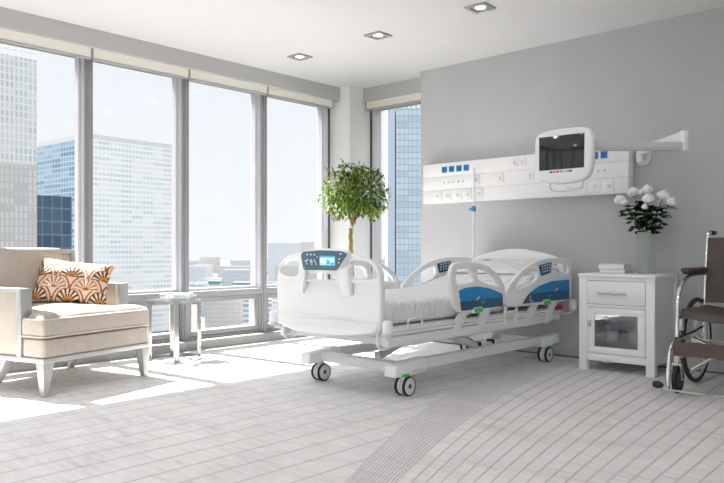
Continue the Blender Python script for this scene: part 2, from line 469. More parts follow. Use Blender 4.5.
# castors
for cx in (-3.06, -3.885):
    for cy in (3.75, 5.71):
        ca = MB(); ca.cyl((cx, cy, .13), (cx, cy, .165), .02, .02, WHITE2, 16); ca.box(cx-.014, cx+.014, cy-.03, cy+.03, .06, .14, WHITE2, .008)
        ca = finish('castor', ca, bed)
        for sx in (-1, 1):
            mb = MB(); w0 = cx+sx*.006; w1 = cx+sx*.042
            mb.cyl((w0, cy, .068), (w1, cy, .068), .060, .060, HUB, 28, .004)
            mb.cyl((w1-sx*.004, cy, .068), (w1+sx*.003, cy, .068), .017, .015, DGREY, 18)
            wh = finish('wheel', mb, ca)
            mb = MB(); mb.lathe([(.058,-.010), (.065,-.009), (.068,-.004), (.068,.004), (.065,.009), (.058,.0125)], BLACK,
                                M=Matrix.Translation((cx+sx*.033, cy, .068)) @ Matrix.Rotation(PI/2, 4, 'Y'), cap=False)
            finish('tyre', mb, ca)
# base
mb = MB()
for xx in (-3.06, -3.885): mb.box(xx-.035, xx+.035, 3.88, 5.62, .165, .238, WHITE2, .008)
for yy in (3.75, 5.70): mb.box(-3.88, -3.06, yy-.05, yy+.05, .155, .222, WHITE2, .01)
finish('base_frame', mb, bed)
for xx in (-3.055, -3.885):
    for y0, y1 in ((3.58, 3.92), (5.58, 5.88)):
        s = 1 if xx > BX else -1
        mb = MB(); mb.hexa([(xx-.055, y0, .145), (xx+.055, y0, .145), (xx+.055, y1, .15), (xx-.055, y1, .15)],
                           [(xx-.05, y0+.01, .225), (xx+.05, y0+.01, .225), (xx+.045, y1, .25), (xx-.045, y1, .25)], WHITE, .012)
        finish('corner_cover', mb, bed)
        mb = MB()
        yp = y0+.10 if y0 < 4 else y1-.08
        mb.box(min(xx+s*.03, xx+s*.064), max(xx+s*.03, xx+s*.064), yp-.035, yp+.035, .146, .163, GREEN, .004)
        p = finish('brake_pedal', mb, bed); p['label'] = 'green brake pedal'
        mb = MB(); yq = yp+.12 if y0 < 4 else yp+.10
        mb.bar((xx+s*.045, yq-.05, .172), (xx+s*.075, yq+.07, .172), .018, .01, PALE, .003)
        finish('pedal_lever', mb, bed)
# scissor lift
for xx in (-3.16, -3.80):
    for a, b in (((4.18,.41), (4.78,.225)), ((4.98,.225), (5.32,.40))):
        mb = MB(); mb.bar((xx, a[0], a[1]), (xx, b[0], b[1]), .035, .055, WHITE2, .008)
        mb.cyl((xx-.03, a[0]+(b[0]-a[0])*.25, a[1]+(b[1]-a[1])*.25), (xx+.03, a[0]+(b[0]-a[0])*.25, a[1]+(b[1]-a[1])*.25), .02, .02, PALE, 16)
        finish('lift_arm', mb, bed)
    for yy in (4.78, 4.98):
        mb = MB(); mb.cyl((xx-.03, yy, .245), (xx+.03, yy, .245), .018, .018, BLACK, 14); mb.box(xx-.02, xx+.02, yy-.025, yy+.025, .2, .245, WHITE2, .004)
        finish('lift_pivot', mb, bed)
mb = MB(); mb.cyl((-3.49, 3.95, .20), (-3.49, 4.55, .36), .032, .032, PALE, 18); mb.cyl((-3.49, 4.55, .36), (-3.49, 4.9, .42), .018, .018, CHROME, 14)
finish('actuator', mb, bed)
# upper frame and deck
mb = MB()
for s in (1, -1):
    xx = BX+s*.50
    mb.hexa([(xx-.03, 3.46, .362), (xx+.03, 3.46, .362), (xx+.03, 5.60, .368), (xx-.03, 5.60, .368)],
            [(xx-.03, 3.46, .425), (xx+.03, 3.46, .425), (xx+.03, 5.88, .436), (xx-.03, 5.88, .436)], WHITE2, .006)
mb.box(BX-.5, BX+.5, 3.50, 3.56, .37, .42, WHITE2, .006); mb.box(BX-.5, BX+.5, 5.78, 5.86, .37, .43, WHITE2, .006)
mb.box(BX-.5, BX+.5, 4.1, 4.2, .38, .42, WHITE2, .006); mb.box(BX-.5, BX+.5, 5.2, 5.3, .38, .42, WHITE2, .006)
finish('upper_frame', mb, bed)
mb = MB(); mb.box(BX-.485, BX+.485, 3.46, 5.9, .428, .487, WHITE2, .01); finish('deck', mb, bed)
for s in (1, -1):
    xx = BX+s*.525
    for zz in (.470, .447):
        mb = MB(); mb.tube([(xx, 3.52, zz), (xx, 5.84, zz)], .0085, WHITE, 10)
        for yy in (3.7, 4.4, 5.05, 5.7): mb.bar((xx, yy, zz), (BX+s*.46, yy, zz), .012, .012, WHITE2)
        finish('accessory_rail', mb, bed)
    mb = MB(); mb.tube(spline([(xx, 3.66, .47), (xx, 3.665, .52), (xx, 3.69, .535), (xx, 3.78, .535), (xx, 3.81, .52), (xx, 3.815, .47)], 4), .007, WHITE, 8)
    finish('mattress_retainer', mb, bed)
    mb = MB()
    for yy in (4.86, 5.03): mb.bar((xx, yy, .40), (xx, yy+.03, .545), .014, .03, WHITE, .005)
    for zz in (.43, .50): mb.bar((xx, 4.86, zz), (xx, 5.05, zz), .012, .016, WHITE, .004)
    mb.box(xx-.006, xx+.012, 4.91, 4.99, .425, .475, PALE, .005)
    finish('pendant_holder', mb, bed)
    mb = MB(); mb.box(min(xx+s*.012, xx-s*.03), max(xx+s*.012, xx-s*.03), 5.68, 5.84, .462, .498, RED, .006); mb.box(min(xx, xx-s*.03), max(xx, xx-s*.03), 5.72, 5.78, .43, .47, WHITE2, .004)
    p = finish('release_lever', mb, bed); p['label'] = 'red release lever'
# corner bumpers
for xx in (-2.935, -4.045):
    for yy in (3.42, 5.985):
        s = 1 if xx > BX else -1
        mb = MB(); mb.lathe([(.028,0), (.034,.006), (.036,.02), (.036,.026)], PALE, (xx, yy, .437)); mb.lathe([(.033,.026), (.034,.05), (.033,.09), (.028,.105), (.02,.108)], WHITE, (xx, yy, .437))
        b = finish('bumper', mb, bed)
        mb = MB(); yc = yy+(.03 if yy < 4 else -.06)
        mb.bar((xx, yy, .43), (BX+s*.47, yc+.04, .41), .03, .02, WHITE2, .004); finish('bumper_bracket', mb, b)
for s in (1, -1):
    xx = BX+s*.49
    mb = MB(); mb.tube(spline([(xx-s*.035, 3.44, .45), (xx-s*.03, 3.435, .40), (xx-s*.03, 3.44, .37), (xx-s*.03, 3.47, .348), (xx-s*.03, 3.55, .35)], 5), .010, WHITE, 10)
    finish('push_bracket', mb, bed)
# footboard
FY = 3.40
fb_out = [(-3.975,.49), (-3.99,.62), (-4.0,.74), (-3.99,.83), (-3.955,.90), (-3.88,.945), (-3.78,.967), (-3.68,.989), (-3.49,1.0), (-3.30,.989),
          (-3.20,.967), (-3.10,.945), (-3.02,.905), (-2.985,.83), (-2.975,.74), (-2.98,.60), (-2.985,.46), (-3.06,.445), (-3.25,.418), (-3.49,.407), (-3.73,.416), (-3.90,.437), (-3.965,.455)]
hl = [(-3.945,.800), (-3.945,.862), (-3.905,.90), (-3.85,.918), (-3.74,.923), (-3.725,.90), (-3.725,.80)]
hr = [(2*-3.4775-a, b) for a, b in hl][::-1]
slot = [(-3.668,.832), (-3.335,.832), (-3.345,.792), (-3.668,.792)]
def bow(v):
    t = (v.x-BX)/.52
    return Vector((v.x, v.y-.045*(1-t*t), v.z))
mb = MB(); mb.board(fb_out, WHITE, 'y', FY+.03, .05, [hl, slot, hr], .016, 2, bow)
fbo = finish('footboard', mb, bed)
mb = MB(); mb.board([(-3.97,.49), (-3.972,.545), (-3.0,.545), (-3.0,.47), (-3.06,.452), (-3.25,.426), (-3.49,.415), (-3.73,.424), (-3.90,.445)], WHITE, 'y', FY+.005, .02, (), .006, 1, bow)
finish('kick_panel', mb, fbo)
# moulded control housing that stands proud of the board
DX = .055                                                            # the housing sits a little off centre
mb = MB()
mb.board([(x_+DX, z_) for x_, z_ in [(-3.72,.968), (-3.66,.996), (-3.49,1.006), (-3.31,.998), (-3.255,.972), (-3.335,.846), (-3.68,.842)]], WHITE, 'y', FY-.004, .056, (), .012, 2, bow)
for xa, xb in ((-3.70, -3.672), (-3.29, -3.21)):
    ta, tb_ = (-3.675, -3.60) if xa < -3.5 else (-3.31, -3.21)
    mb.hexa([bow(Vector(p)) for p in ((xa, FY+.0, .69), (xb, FY+.0, .69), (xb, FY+.03, .69), (xa, FY+.03, .69))],
            [bow(Vector(p)) for p in ((ta, FY-.030, .87), (tb_, FY-.030, .87), (tb_, FY+.03, .90), (ta, FY+.03, .90))], WHITE, .010)
finish('control_housing', mb, fbo)
mb = MB(); mb.board(rounded([(x_+DX, z_) for x_, z_ in [(-3.70,.955), (-3.68,.982), (-3.49,.991), (-3.305,.985), (-3.262,.968), (-3.352,.858), (-3.67,.855)]], .014), TEAL, 'y', FY-.034, .006, (), .002, 0, bow)
for i in range(3):
    for j in range(2):
        for x, w in ((-3.635+DX+.035*i, .014),):
            mb.board([(x, .957-.037*j), (x+w, .957-.037*j), (x+w, .967-.037*j), (x, .967-.037*j)], KEY, 'y', FY-.0372, .002, (), 0, 0, bow)
for x, z, w in ((-3.655,.912,.022), (-3.60,.908,.026), (-3.555,.908,.016), (-3.535,.94,.01), (-3.325,.962,.016), (-3.335,.93,.014), (-3.34,.905,.014), (-3.64,.895,.012), (-3.59,.893,.012), (-3.545,.893,.012)):
    x += DX
    mb.board([(x, z), (x+w, z), (x+w, z+.009), (x, z+.009)], KEY, 'y', FY-.0372, .002, (), 0, 0, bow)
mb.board([(-3.61,.866), (-3.59,.866), (-3.59,.873), (-3.61,.873)], GREEN, 'y', FY-.0372, .002, (), 0, 0, bow)
cp = finish('control_panel', mb, fbo); cp['label'] = 'slate blue control panel with keys'
LCD = pbr('lcd_blue', (.25,.5,.65), .2, emit=((.28,.6,.82), .55)); LCDW = pbr('lcd_white', (.8,.9,.95), .2, emit=((.8,.92,1), .7)); LCDB = pbr('lcd_deep', (.05,.25,.5), .2, emit=((.05,.32,.65), .6))
mb = MB()
def q(x0, x1, z0, z1, mat, d): x0 += DX; x1 += DX; mb.board([(x0, z0), (x1, z0), (x1, z1), (x0, z1)], mat, 'y', FY-.038-d, .002, (), 0, 0, bow)
q(-3.503, -3.367, .891, .954, LCD, 0); q(-3.497, -3.445, .910, .935, LCDW, .002); q(-3.44, -3.41, .897, .925, LCDB, .002); q(-3.405, -3.375, .915, .935, LCDW, .002); q(-3.503, -3.367, .944, .954, LCDB, .002); q(-3.40, -3.372, .895, .908, LCDB, .002)
s_ = finish('display', mb, fbo); s_['label'] = 'lit blue display'
# headboard
hb = [(-3.99,.46), (-4.0,.80), (-3.98,.89), (-3.90,.935), (-3.75,.975), (-3.49,1.012), (-3.23,.975), (-3.08,.935), (-3.0,.89), (-2.975,.80), (-2.985,.46)]
hole1 = [(-3.93,.80), (-3.92,.87), (-3.86,.895), (-3.76,.90), (-3.72,.87), (-3.74,.80)]
mb = MB(); mb.board(hb, WHITE, 'y', 5.93, .05, [hole1, [(2*-3.4875-a, b) for a, b in hole1][::-1]], .014, 2)
finish('headboard', mb, bed)

# side rails
FOOT = dict(out=[(4.115,.80), (4.125,.865), (4.16,.897), (4.24,.906), (4.42,.904), (4.58,.884), (4.72,.825), (4.815,.75), (4.855,.67), (4.845,.58), (4.80,.54), (4.52,.538), (4.24,.538), (4.17,.575), (4.13,.70)],
            holes=[[(4.190,.760), (4.190,.845), (4.22,.857), (4.37,.855), (4.41,.78), (4.40,.755), (4.21,.742)],
                   [(4.455,.850), (4.50,.852), (4.635,.822), (4.765,.73), (4.755,.706), (4.50,.750), (4.465,.79)]],
            blue=[(4.215,.700), (4.30,.718), (4.45,.722), (4.62,.700), (4.805,.650), (4.805,.555), (4.25,.552)],
            dark=[(4.228,.617), (4.44,.622), (4.47,.645), (4.50,.645), (4.48,.622), (4.805,.628), (4.805,.555), (4.25,.552)],
            step=(4.44, 4.50, .64), key=None, green=(4.405,4.515,.530,.562), mark=(4.49,4.56,.60),
            arms=[[(4.265,.56), (4.40,.56), (4.30,.47), (4.235,.375), (4.17,.37), (4.155,.39)], [(4.56,.56), (4.69,.56), (4.62,.47), (4.545,.375), (4.48,.37), (4.465,.39)]])
HEAD = dict(out=[(4.835,.60), (4.865,.665), (4.975,.755), (5.15,.845), (5.36,.905), (5.58,.928), (5.83,.922), (5.955,.912), (5.992,.875), (5.998,.80), (5.995,.62), (5.985,.565), (5.94,.543), (5.64,.533), (5.00,.533), (4.88,.545)],
            holes=[[(5.0,.700), (5.13,.785), (5.28,.837), (5.36,.835), (5.372,.76), (5.30,.722), (5.20,.70), (5.11,.678), (5.03,.678)],
                   [(5.63,.845), (5.70,.872), (5.86,.872), (5.925,.855), (5.925,.79), (5.84,.778), (5.74,.790), (5.65,.810)]],
            blue=[(5.11,.555), (5.15,.59), (5.23,.64), (5.38,.69), (5.60,.722), (5.925,.727), (5.925,.552)],
            dark=[(5.11,.555), (5.15,.59), (5.205,.627), (5.66,.634), (5.70,.660), (5.73,.660), (5.71,.634), (5.925,.636), (5.925,.552)],
            step=(5.66, 5.73, .655), key=[(5.375,.862), (5.60,.889), (5.585,.795), (5.41,.772)], green=(5.455,5.57,.532,.564), mark=(5.53,5.60,.60),
            arms=[[(5.29,.55), (5.43,.55), (5.33,.46), (5.25,.365), (5.18,.36), (5.165,.38)], [(5.63,.55), (5.76,.55), (5.67,.46), (5.60,.365), (5.53,.355), (5.515,.38)]])
def shift_y(v, d=0.):
    if v is None: return None
    if isinstance(v, tuple): return tuple(q+d if q > 2 else q for q in v)
    return [shift_y(q) for q in v]
def side_rail(R, s):
    R = {k: shift_y(v) for k, v in R.items()}
    xc = BX+s*.530
    mb = MB(); mb.board(R['out'], WHITE, 'x', xc, .036, R['holes'], .012, 2)
    r = finish('side_rail', mb, bed)
    xo = xc+s*.0185
    mb = MB(); mb.board(rounded(R['blue'], .012), BLUE, 'x', xo, .004, (), 0, 0); mb.board(R['dark'], DBLUE, 'x', xo+s*.001, .004, (), 0, 0)
    a, b, z = R['step']; mb.bar((xo+s*.0035, a, z-.02), (xo+s*.0035, b-.02, z+.004), .003, .012, PALE)
    a, b, z = R['mark']; mb.box(xo-.004, xo+.004, a, b, z, z+.008, CYAN); mb.box(xo-.004, xo+.004, (a+b)/2-.008, (a+b)/2+.008, z-.012, z, CYAN)
    if R['key']: mb.tube(spline([(xo+s*.003, 5.235, .615), (xo+s*.003, 5.225, .59), (xo+s*.003, 5.245, .57), (xo+s*.003, 5.28, .566)], 4), .0045, PALE, 6)
    p = finish('accent_panel', mb, r); p['label'] = 'two-tone blue panel'
    a, b, z0, z1 = R['green']
    mb = MB(); mb.box(xc-.012, xc+.023*s if s > 0 else xc+.012, a-.012, b+.012, z0-.006, z1+.010, WHITE, .008) if s > 0 else mb.box(xc-.023, xc+.012, a-.012, b+.012, z0-.006, z1+.010, WHITE, .008)
    x0, x1 = sorted((xc+s*.018, xc+s*.030)); mb.box(x0, x1, a, b, z0, z1, GREEN, .005)
    p = finish('release_handle', mb, r); p['label'] = 'green release handle'
    if R['key']:
        for t in (1, -1):
            xk = xc+t*.019; mb = MB(); mb.board(rounded(R['key'], .018), DBLUE, 'x', xk, .006, (), .002, 0)
            for i in range(4):
                for j in range(3):
                    yy = 5.425+.042*i; zz = .80+.024*j+.006*i*.7
                    mb.box(xk-.0045, xk+.0045, yy, yy+.02, zz, zz+.012, KEY if (i+j) % 4 else RED if t < 0 and i == 1 else KEY)
            p = finish('keypad', mb, r); p['label'] = 'dark blue keypad'
    for A in R['arms']:
        mb = MB(); mb.board(A, WHITE2, 'x', xc-s*.01, .03, (), .008, 1); finish('support_arm', mb, r)
for s in (1, -1):
    side_rail(FOOT, s); side_rail(HEAD, s)

# mattress, raised at the head
def mpath(t):
    y = 3.475+t*(5.90-3.475)
    z = .487
    if y > 4.85:
        u = min(1, (y-4.85)/1.05); z += .20*(u*u*(3-2*u))*.95
    return y, z
def matt(u, v):
    y, zb = mpath(v)
    th, hw, n = .178, .478, 2*PI*u
    ex = 6.
    c, s = math.cos(n), math.sin(n)
    cx = math.copysign(abs(c)**(2/ex), c)*hw; cz = math.copysign(abs(s)**(2/ex), s)*th/2
    sq = 1
    e = min(v, 1-v)
    if e < .02: sq = 1-.10*(1-e/.02)**2
    p = Vector((BX+cx*(1-(1-sq)*.2), y, zb+th/2+cz*sq))
    k = noise.noise(Vector((p.x*5, p.y*3.5, p.z*4)))*.010 + (.5-abs(noise.noise(Vector((p.x*6+p.y*3, p.y*5-p.x*2, p.z*3)))))*.014-.006
    if cz > -.06:
        p.z += k+ (.030*(.4-abs(noise.noise(Vector((p.x*2.5+4+p.y*2, p.y*9, 2))))) if p.y > 4.8 else 0)
        if abs(cx) > .4: p.x += math.copysign(1, cx)*(k*1.3+.006*noise.noise(Vector((p.y*14, p.z*4, 5))))
    return p
mb = MB(); mb.grid(matt, 72, 120, SHEET, True)
single('mattress', mb, 'mattress in a wrinkled white sheet lying on the hospital bed', 'mattress', loc=(BX, 4.7, .487), smooth=75)
# pillow
def pil(u, v):
    a, b = 2*u-1, v*PI                                                # closed loop in v
    return None
def cushion(cx, cy, cz, hw, hl, th, tilt, seed, mat, nn=40):
    """soft pillow: top and bottom grids sharing a rim"""
    mb = MB(); tb = bmesh.new()
    top = {}; 
    def h(a, b): return max(0., (1-abs(a)**3.2))**.5*max(0., (1-abs(b)**3.2))**.5
    Mx = Matrix.Translation((cx, cy, cz)) @ Matrix.Rotation(tilt, 4, 'X')
    V = [[None]*(nn+1) for _ in range(nn+1)]; B = [[None]*(nn+1) for _ in range(nn+1)]
    for i in range(nn+1):
        for j in range(nn+1):
            a, b = 2*i/nn-1, 2*j/nn-1
            pin = 1-.06*(1-abs(b)**2)*abs(a)**6; pib = 1-.06*(1-abs(a)**2)*abs(b)**6
            hh = h(a, b); w = noise.noise(Vector((a*3+seed, b*6, 0)))*.010+abs(noise.noise(Vector((a*2.2, b*7+a*2+seed, 1))))*.030-abs(noise.noise(Vector((a*3+b*2, b*16+a*5, 4))))*.016
            V[i][j] = tb.verts.new(Mx @ Vector((a*hw*pin, b*hl*pib, hh*(th+w))))
            B[i][j] = V[i][j] if i in (0, nn) or j in (0, nn) else tb.verts.new(Mx @ Vector((a*hw*pin, b*hl*pib, -hh*th*.45)))
    for i in range(nn):
        for j in range(nn):
            tb.faces.new((V[i][j], V[i+1][j], V[i+1][j+1], V[i][j+1]))
            if len({B[i][j], B[i+1][j], B[i+1][j+1], B[i][j+1]}) == 4: tb.faces.new((B[i][j+1], B[i+1][j+1], B[i+1][j], B[i][j]))
    mb.add(tb, mat); return mb
single('pillow', cushion(BX+.0, 5.63, .822, .41, .23, .052, math.radians(9), 3, SHEET), 'plump white pillow at the raised head of the bed', 'pillow', loc=(BX, 5.62, .8), smooth=80)

# drip pole in the far head corner of the bed
r = thing('drip_pole', 'thin white drip pole standing at the head of the bed, blue clamp', 'pole', (-3.985, 5.965, .44))
mb = MB(); mb.tube([(-3.985, 5.967, .44), (-3.985, 5.967, 1.40)], .010, WHITE, 12); mb.tube([(-3.985, 5.967, 1.40), (-3.985, 5.967, 1.815)], .0075, WHITE, 12)
finish('pole', mb, r)
mb = MB(); mb.box(-4.0, -3.97, 5.947, 5.987, 1.375, 1.43, SOCK, .005); mb.cyl((-4.0, 5.967, 1.40), (-4.035, 5.967, 1.40), .011, .011, SOCK, 12)
p = finish('clamp', mb, r); p['label'] = 'blue clamp'

# ------------------------------------------------------------------ medical wall panel
PX0, PX1, PY = -4.646, -2.43, 5.995
r = thing('medical_supply_panel', 'long white medical supply panel with sockets on the grey wall', 'wall panel', (-3.54, 6.12, 1.48))
mb = MB()
for z0, z1 in ((1.479,1.615), (1.619,1.752), (1.756,1.893)):
    mb.box(PX0, PX1, PY, YW, z0, z1, PANELW, .004)
mb.box(PX0+.004, PX1-.004, PY+.005, YW, 1.483, 1.889, PANELG)
finish('housing', mb, r)
def plate(x, z, w=.075, h=.085, mat=PANELW, dark=None, name='outlet_plate', lab=None, icon=None):
    mb = MB(); mb.box(x-w/2, x+w/2, PY-.010, PY+.002, z-h/2, z+h/2, mat, .004)
    if icon == 'ring': mb.cyl((x, PY-.010, z), (x, PY-.018, z), .022, .020, PANELW, 20); mb.cyl((x, PY-.018, z), (x, PY-.019, z), .015, .014, PANELG, 16)
    if icon == 'socket': mb.cyl((x, PY-.010, z), (x, PY-.0125, z), .021, .021, pbr('socket_deep_blue', (.01,.12,.35), .4), 20); mb.cyl((x+.012, PY-.0125, z), (x+.012, PY-.0135, z), .006, .006, SOCK, 10)
    if icon == 'key':
        mb.box(x-.012, x+.012, PY-.014, PY-.01, z-.02, z+.02, PANELG, .003)
    o = finish(name, mb, r)
    if lab: o['label'] = lab
for x in (-4.364, -4.272, -4.181, -4.090, -2.731, -2.646): plate(x, 1.824, .062, .062, SOCK, None, 'power_socket', 'blue power socket', 'socket')
for x in (-4.367, -4.308, -4.249, -4.191, -4.132, -2.757, -2.699, -2.640):
    mb = MB(); mb.cyl((x, PY, 1.689), (x, PY-.008, 1.689), .009, .008, MARK, 12); finish('jack', mb, r)
for x in (-4.446, -4.322, -4.193, -4.072, -3.939, -2.977, -2.850, -2.726, -2.603): plate(x, 1.552, .09, .10, PANELW, None, 'gas_outlet', None, 'ring')
for x, z in ((-3.972,1.692), (-3.695,1.690), (-3.535,1.828), (-3.449,1.828), (-3.363,1.690), (-3.457+.3,1.822)): plate(x, z, .07, .085, PANELW, None, 'switch_plate', None, 'key')

# ------------------------------------------------------------------ bedside monitor on its swing arm
JX, JY = -1.846, 5.60
r = thing('bedside_monitor', 'white bedside monitor with dark screen on a swing arm from the wall', 'monitor', (-2.34, 6.12, 1.7))
mb = MB(); mb.board([(-2.415,1.84), (-2.275,1.84), (-2.29,1.74), (-2.31,1.715), (-2.375,1.715), (-2.40,1.74)], PANELW, 'y', YW-.012, .024, (), .006, 1)
mb.cyl((-2.35, 6.05, 1.74), (-2.35, 6.05, 1.87), .032, .032, PANELW, 20, .006); mb.box(-2.38, -2.32, 6.05, YW-.02, 1.76, 1.86, PANELW, .006)
finish('wall_bracket', mb, r)
mb = MB(); 
d = Vector((JX+2.35, JY-6.05, 0)).normalized(); n_ = Vector((-d.y, d.x, 0))
a, b = Vector((-2.35, 6.05, 0)), Vector((JX, JY, 0))
mb.hexa([a+n_*.03+Vector((0,0,1.80)), a-n_*.03+Vector((0,0,1.80)), b-n_*.03+Vector((0,0,1.815)), b+n_*.03+Vector((0,0,1.815))],
        [a+n_*.03+Vector((0,0,1.87)), a-n_*.03+Vector((0,0,1.87)), b-n_*.03+Vector((0,0,1.89)), b+n_*.03+Vector((0,0,1.89))], PANELW, .008)
finish('upper_arm', mb, r)
mb = MB(); mb.cyl((JX, JY, 1.742), (JX, JY, 1.895), .032, .030, PANELW, 24, .006); finish('arm_joint', mb, r)
ad = Vector((-.735, -.678, 0))
mb = MB(); e = Vector((JX, JY, 1.777))+ad*.90
mb.bar((JX, JY, 1.777), e, .05, .068, PALE, .012); mb.bar(Vector((JX, JY, 1.763))+ad*.05, e+Vector((0,0,-.014)), .054, .004, MARK)
finish('lower_arm', mb, r)
TC = Vector((-2.505, 4.955, 1.70))
mb = MB(); mb.cyl(e+Vector((0,0,-.05)), e+Vector((0,0,.05)), .03, .03, PANELW, 20); mb.box(-2.56, -2.46, 4.97, 5.05, 1.70, 1.80, PANELW, .01); finish('tilt_mount', mb, r)
tv = [(-2.742,1.66), (-2.745,1.76), (-2.738,1.862), (-2.70,1.897), (-2.58,1.910), (-2.42,1.910), (-2.31,1.897), (-2.272,1.855), (-2.266,1.76), (-2.275,1.62), (-2.288,1.555), (-2.33,1.515), (-2.42,1.495), (-2.52,1.490), (-2.63,1.500), (-2.695,1.525), (-2.728,1.57)]
mb = MB(); mb.board(tv, PANELW, 'y', 4.975, .065, (), .022, 2); scr = finish('monitor_housing', mb, r)
mb = MB(); mb.board([(-2.70,1.602), (-2.70,1.858), (-2.33,1.858), (-2.335,1.602)], SCREEN, 'y', 4.9425, .006, (), .002, 0); finish('screen', mb, scr)
mb = MB(); cols = [(.02,.12,.6), (.7,.25,.02), (.7,.04,.03), (.02,.5,.2), (.6,.6,.3), (.75,.3,.02), (.02,.12,.6)]
for i, c in enumerate(cols):
    x = -2.598+i*.0265
    mb.box(x-.010-(i in (0, 6))*.005, x+.010, 4.938, 4.945, 1.578, 1.592, pbr('monitor_key_%d' % i, c, .4), .003)
p = finish('button_row', mb, scr); p['label'] = 'row of small coloured buttons'
mb = MB(); mb.tube(spline([(-2.62, 4.97, 1.51), (-2.615, 4.96, 1.46), (-2.57, 4.955, 1.44), (-2.50, 4.955, 1.435), (-2.41, 4.955, 1.445), (-2.36, 4.96, 1.465), (-2.352, 4.97, 1.51)], 6), .0055, PALE, 8)
finish('carry_handle', mb, scr)

# ------------------------------------------------------------------ nightstand and what stands on it
NX0, NX1, NY0, NY1, NZ = -2.678, -2.055, 5.575, 6.09, .798
r = thing('nightstand', 'white nightstand with a drawer and a glass-fronted door', 'nightstand', ((NX0+NX1)/2, 5.83, 0))
mb = MB(); mb.box(NX0-.006, NX1+.006, NY0-.008, NY1, NZ-.03, NZ, NIGHT, .004); finish('top', mb, r)
for xx in (NX0, NX1-.07):
    for yy in (NY0, NY1-.06):
        mb = MB(); mb.box(xx, xx+.07, yy, yy+.06, 0, NZ-.03, NIGHT, .003); finish('leg', mb, r)
mb = MB()
mb.box(NX0+.012, NX0+.030, NY0+.06, NY1-.06, .14, NZ-.03, NIGHT); mb.box(NX1-.030, NX1-.012, NY0+.06, NY1-.06, .14, NZ-.03, NIGHT)
mb.box(NX0+.004, NX0+.03, NY0+.06, NY1-.06, .085, .14, NIGHT, .002); mb.box(NX1-.03, NX1-.004, NY0+.06, NY1-.06, .085, .14, NIGHT, .002)
mb.box(NX1-.03, NX1-.004, NY0+.06, NY1-.06, .72, NZ-.03, NIGHT, .002)
mb.box(NX0+.03, NX1-.03, NY1-.03, NY1-.015, .14, NZ-.03, NIGHT); mb.box(NX0+.03, NX1-.03, NY0+.02, NY1-.02, .12, .14, NIGHT)
mb.box(NX0+.03, NX1-.03, NY0+.02, NY1-.02, .525, .545, NIGHT)
mb.box(NX0+.07, NX1-.07, NY0+.004, NY0+.03, .085, .142, NIGHT, .002); mb.box(NX0+.07, NX1-.07, NY0+.004, NY0+.03, .742, NZ-.03, NIGHT, .002); mb.box(NX0+.07, NX1-.07, NY0+.004, NY0+.03, .525, .546, NIGHT, .002)
finish('body', mb, r)
DW = pbr('drawer_shadow_gap', (.25,.25,.26), .8)
mb = MB(); mb.box(NX0+.074, NX1-.074, NY0-.002, NY0+.02, .550, .738, NIGHT, .003); d_ = finish('drawer', mb, r)
mb = MB(); mb.cyl((-2.50, NY0-.03, .642), (-2.27, NY0-.03, .642), .0075, .0075, STEEL, 14)
for xx in (-2.475, -2.295): mb.cyl((xx, NY0-.03, .642), (xx, NY0, .642), .005, .005, STEEL, 10)
p = finish('handle', mb, d_); p['label'] = 'brushed steel bar handle'
mb = MB(); x0, x1, z0, z1 = NX0+.074, NX1-.074, .146, .521
mb.box(x0, x1, NY0-.002, NY0+.02, z0, z0+.055, NIGHT, .003); mb.box(x0, x1, NY0-.002, NY0+.02, z1-.057, z1, NIGHT, .003)
mb.box(x0, x0+.06, NY0-.0015, NY0+.02, z0+.05, z1-.05, NIGHT, .003); mb.box(x1-.06, x1, NY0-.0015, NY0+.02, z0+.05, z1-.05, NIGHT, .003)
d_ = finish('door', mb, r)
mb = MB(); mb.box(x0+.055, x1-.055, NY0+.006, NY0+.011, z0+.05, z1-.05, CABGL); p = finish('door_pane', mb, d_); p['label'] = 'clear glass pane'
mb = MB(); mb.box(x0+.010, x0+.034, NY0-.022, NY0, .365, .415, STEEL, .004); p = finish('knob', mb, d_); p['label'] = 'steel knob'
def roll(u, v):
    a = 2*PI*u; x = -2.53+v*.33; e = min(v, 1-v); s = 1-.25*max(0, 1-e/.06)**2
    return Vector((x, 5.83+.10*s*math.cos(a), .14+.085+.085*s*math.sin(a)+.006*noise.noise(Vector((x*14, a, 0)))))
mb = MB(); mb.grid(roll, 28, 24, TOWEL, True)
single('rolled_towel', mb, 'thick white rolled towel inside the nightstand behind the glass door', 'towel', loc=(-2.365, 5.83, .14), smooth=70)
def book(name, x0, x1, y0, y1, z0, z1, label, rot=0):
    c = Vector(((x0+x1)/2, (y0+y1)/2, z0)); M = Matrix.Translation(c) @ Matrix.Rotation(rot, 4, 'Z') @ Matrix.Translation(-c)
    r = thing(name, label, 'book', tuple(c))
    mb = MB(); t = .003
    mb.box(x0, x1, y0, y1, z0, z0+t, PAPER, 0, M=M); mb.box(x0, x1, y0, y1, z1-t, z1, PAPER, 0, M=M); mb.box(x0, x1, y0, y0+t, z0, z1, PAPER, .001, M=M)
    finish('cover', mb, r)
    mb = MB(); mb.box(x0+.003, x1-.002, y0+t, y1-.004, z0+t, z1-t, PAGES, 0, M=M); finish('pages', mb, r)
book('book', -2.535, -2.325, 5.66, 5.83, NZ, NZ+.036, 'white book lying on the nightstand, lower of the two')
book('book', -2.545, -2.335, 5.655, 5.825, NZ+.0365, NZ+.078, 'white book on top of the other book on the nightstand', .02)
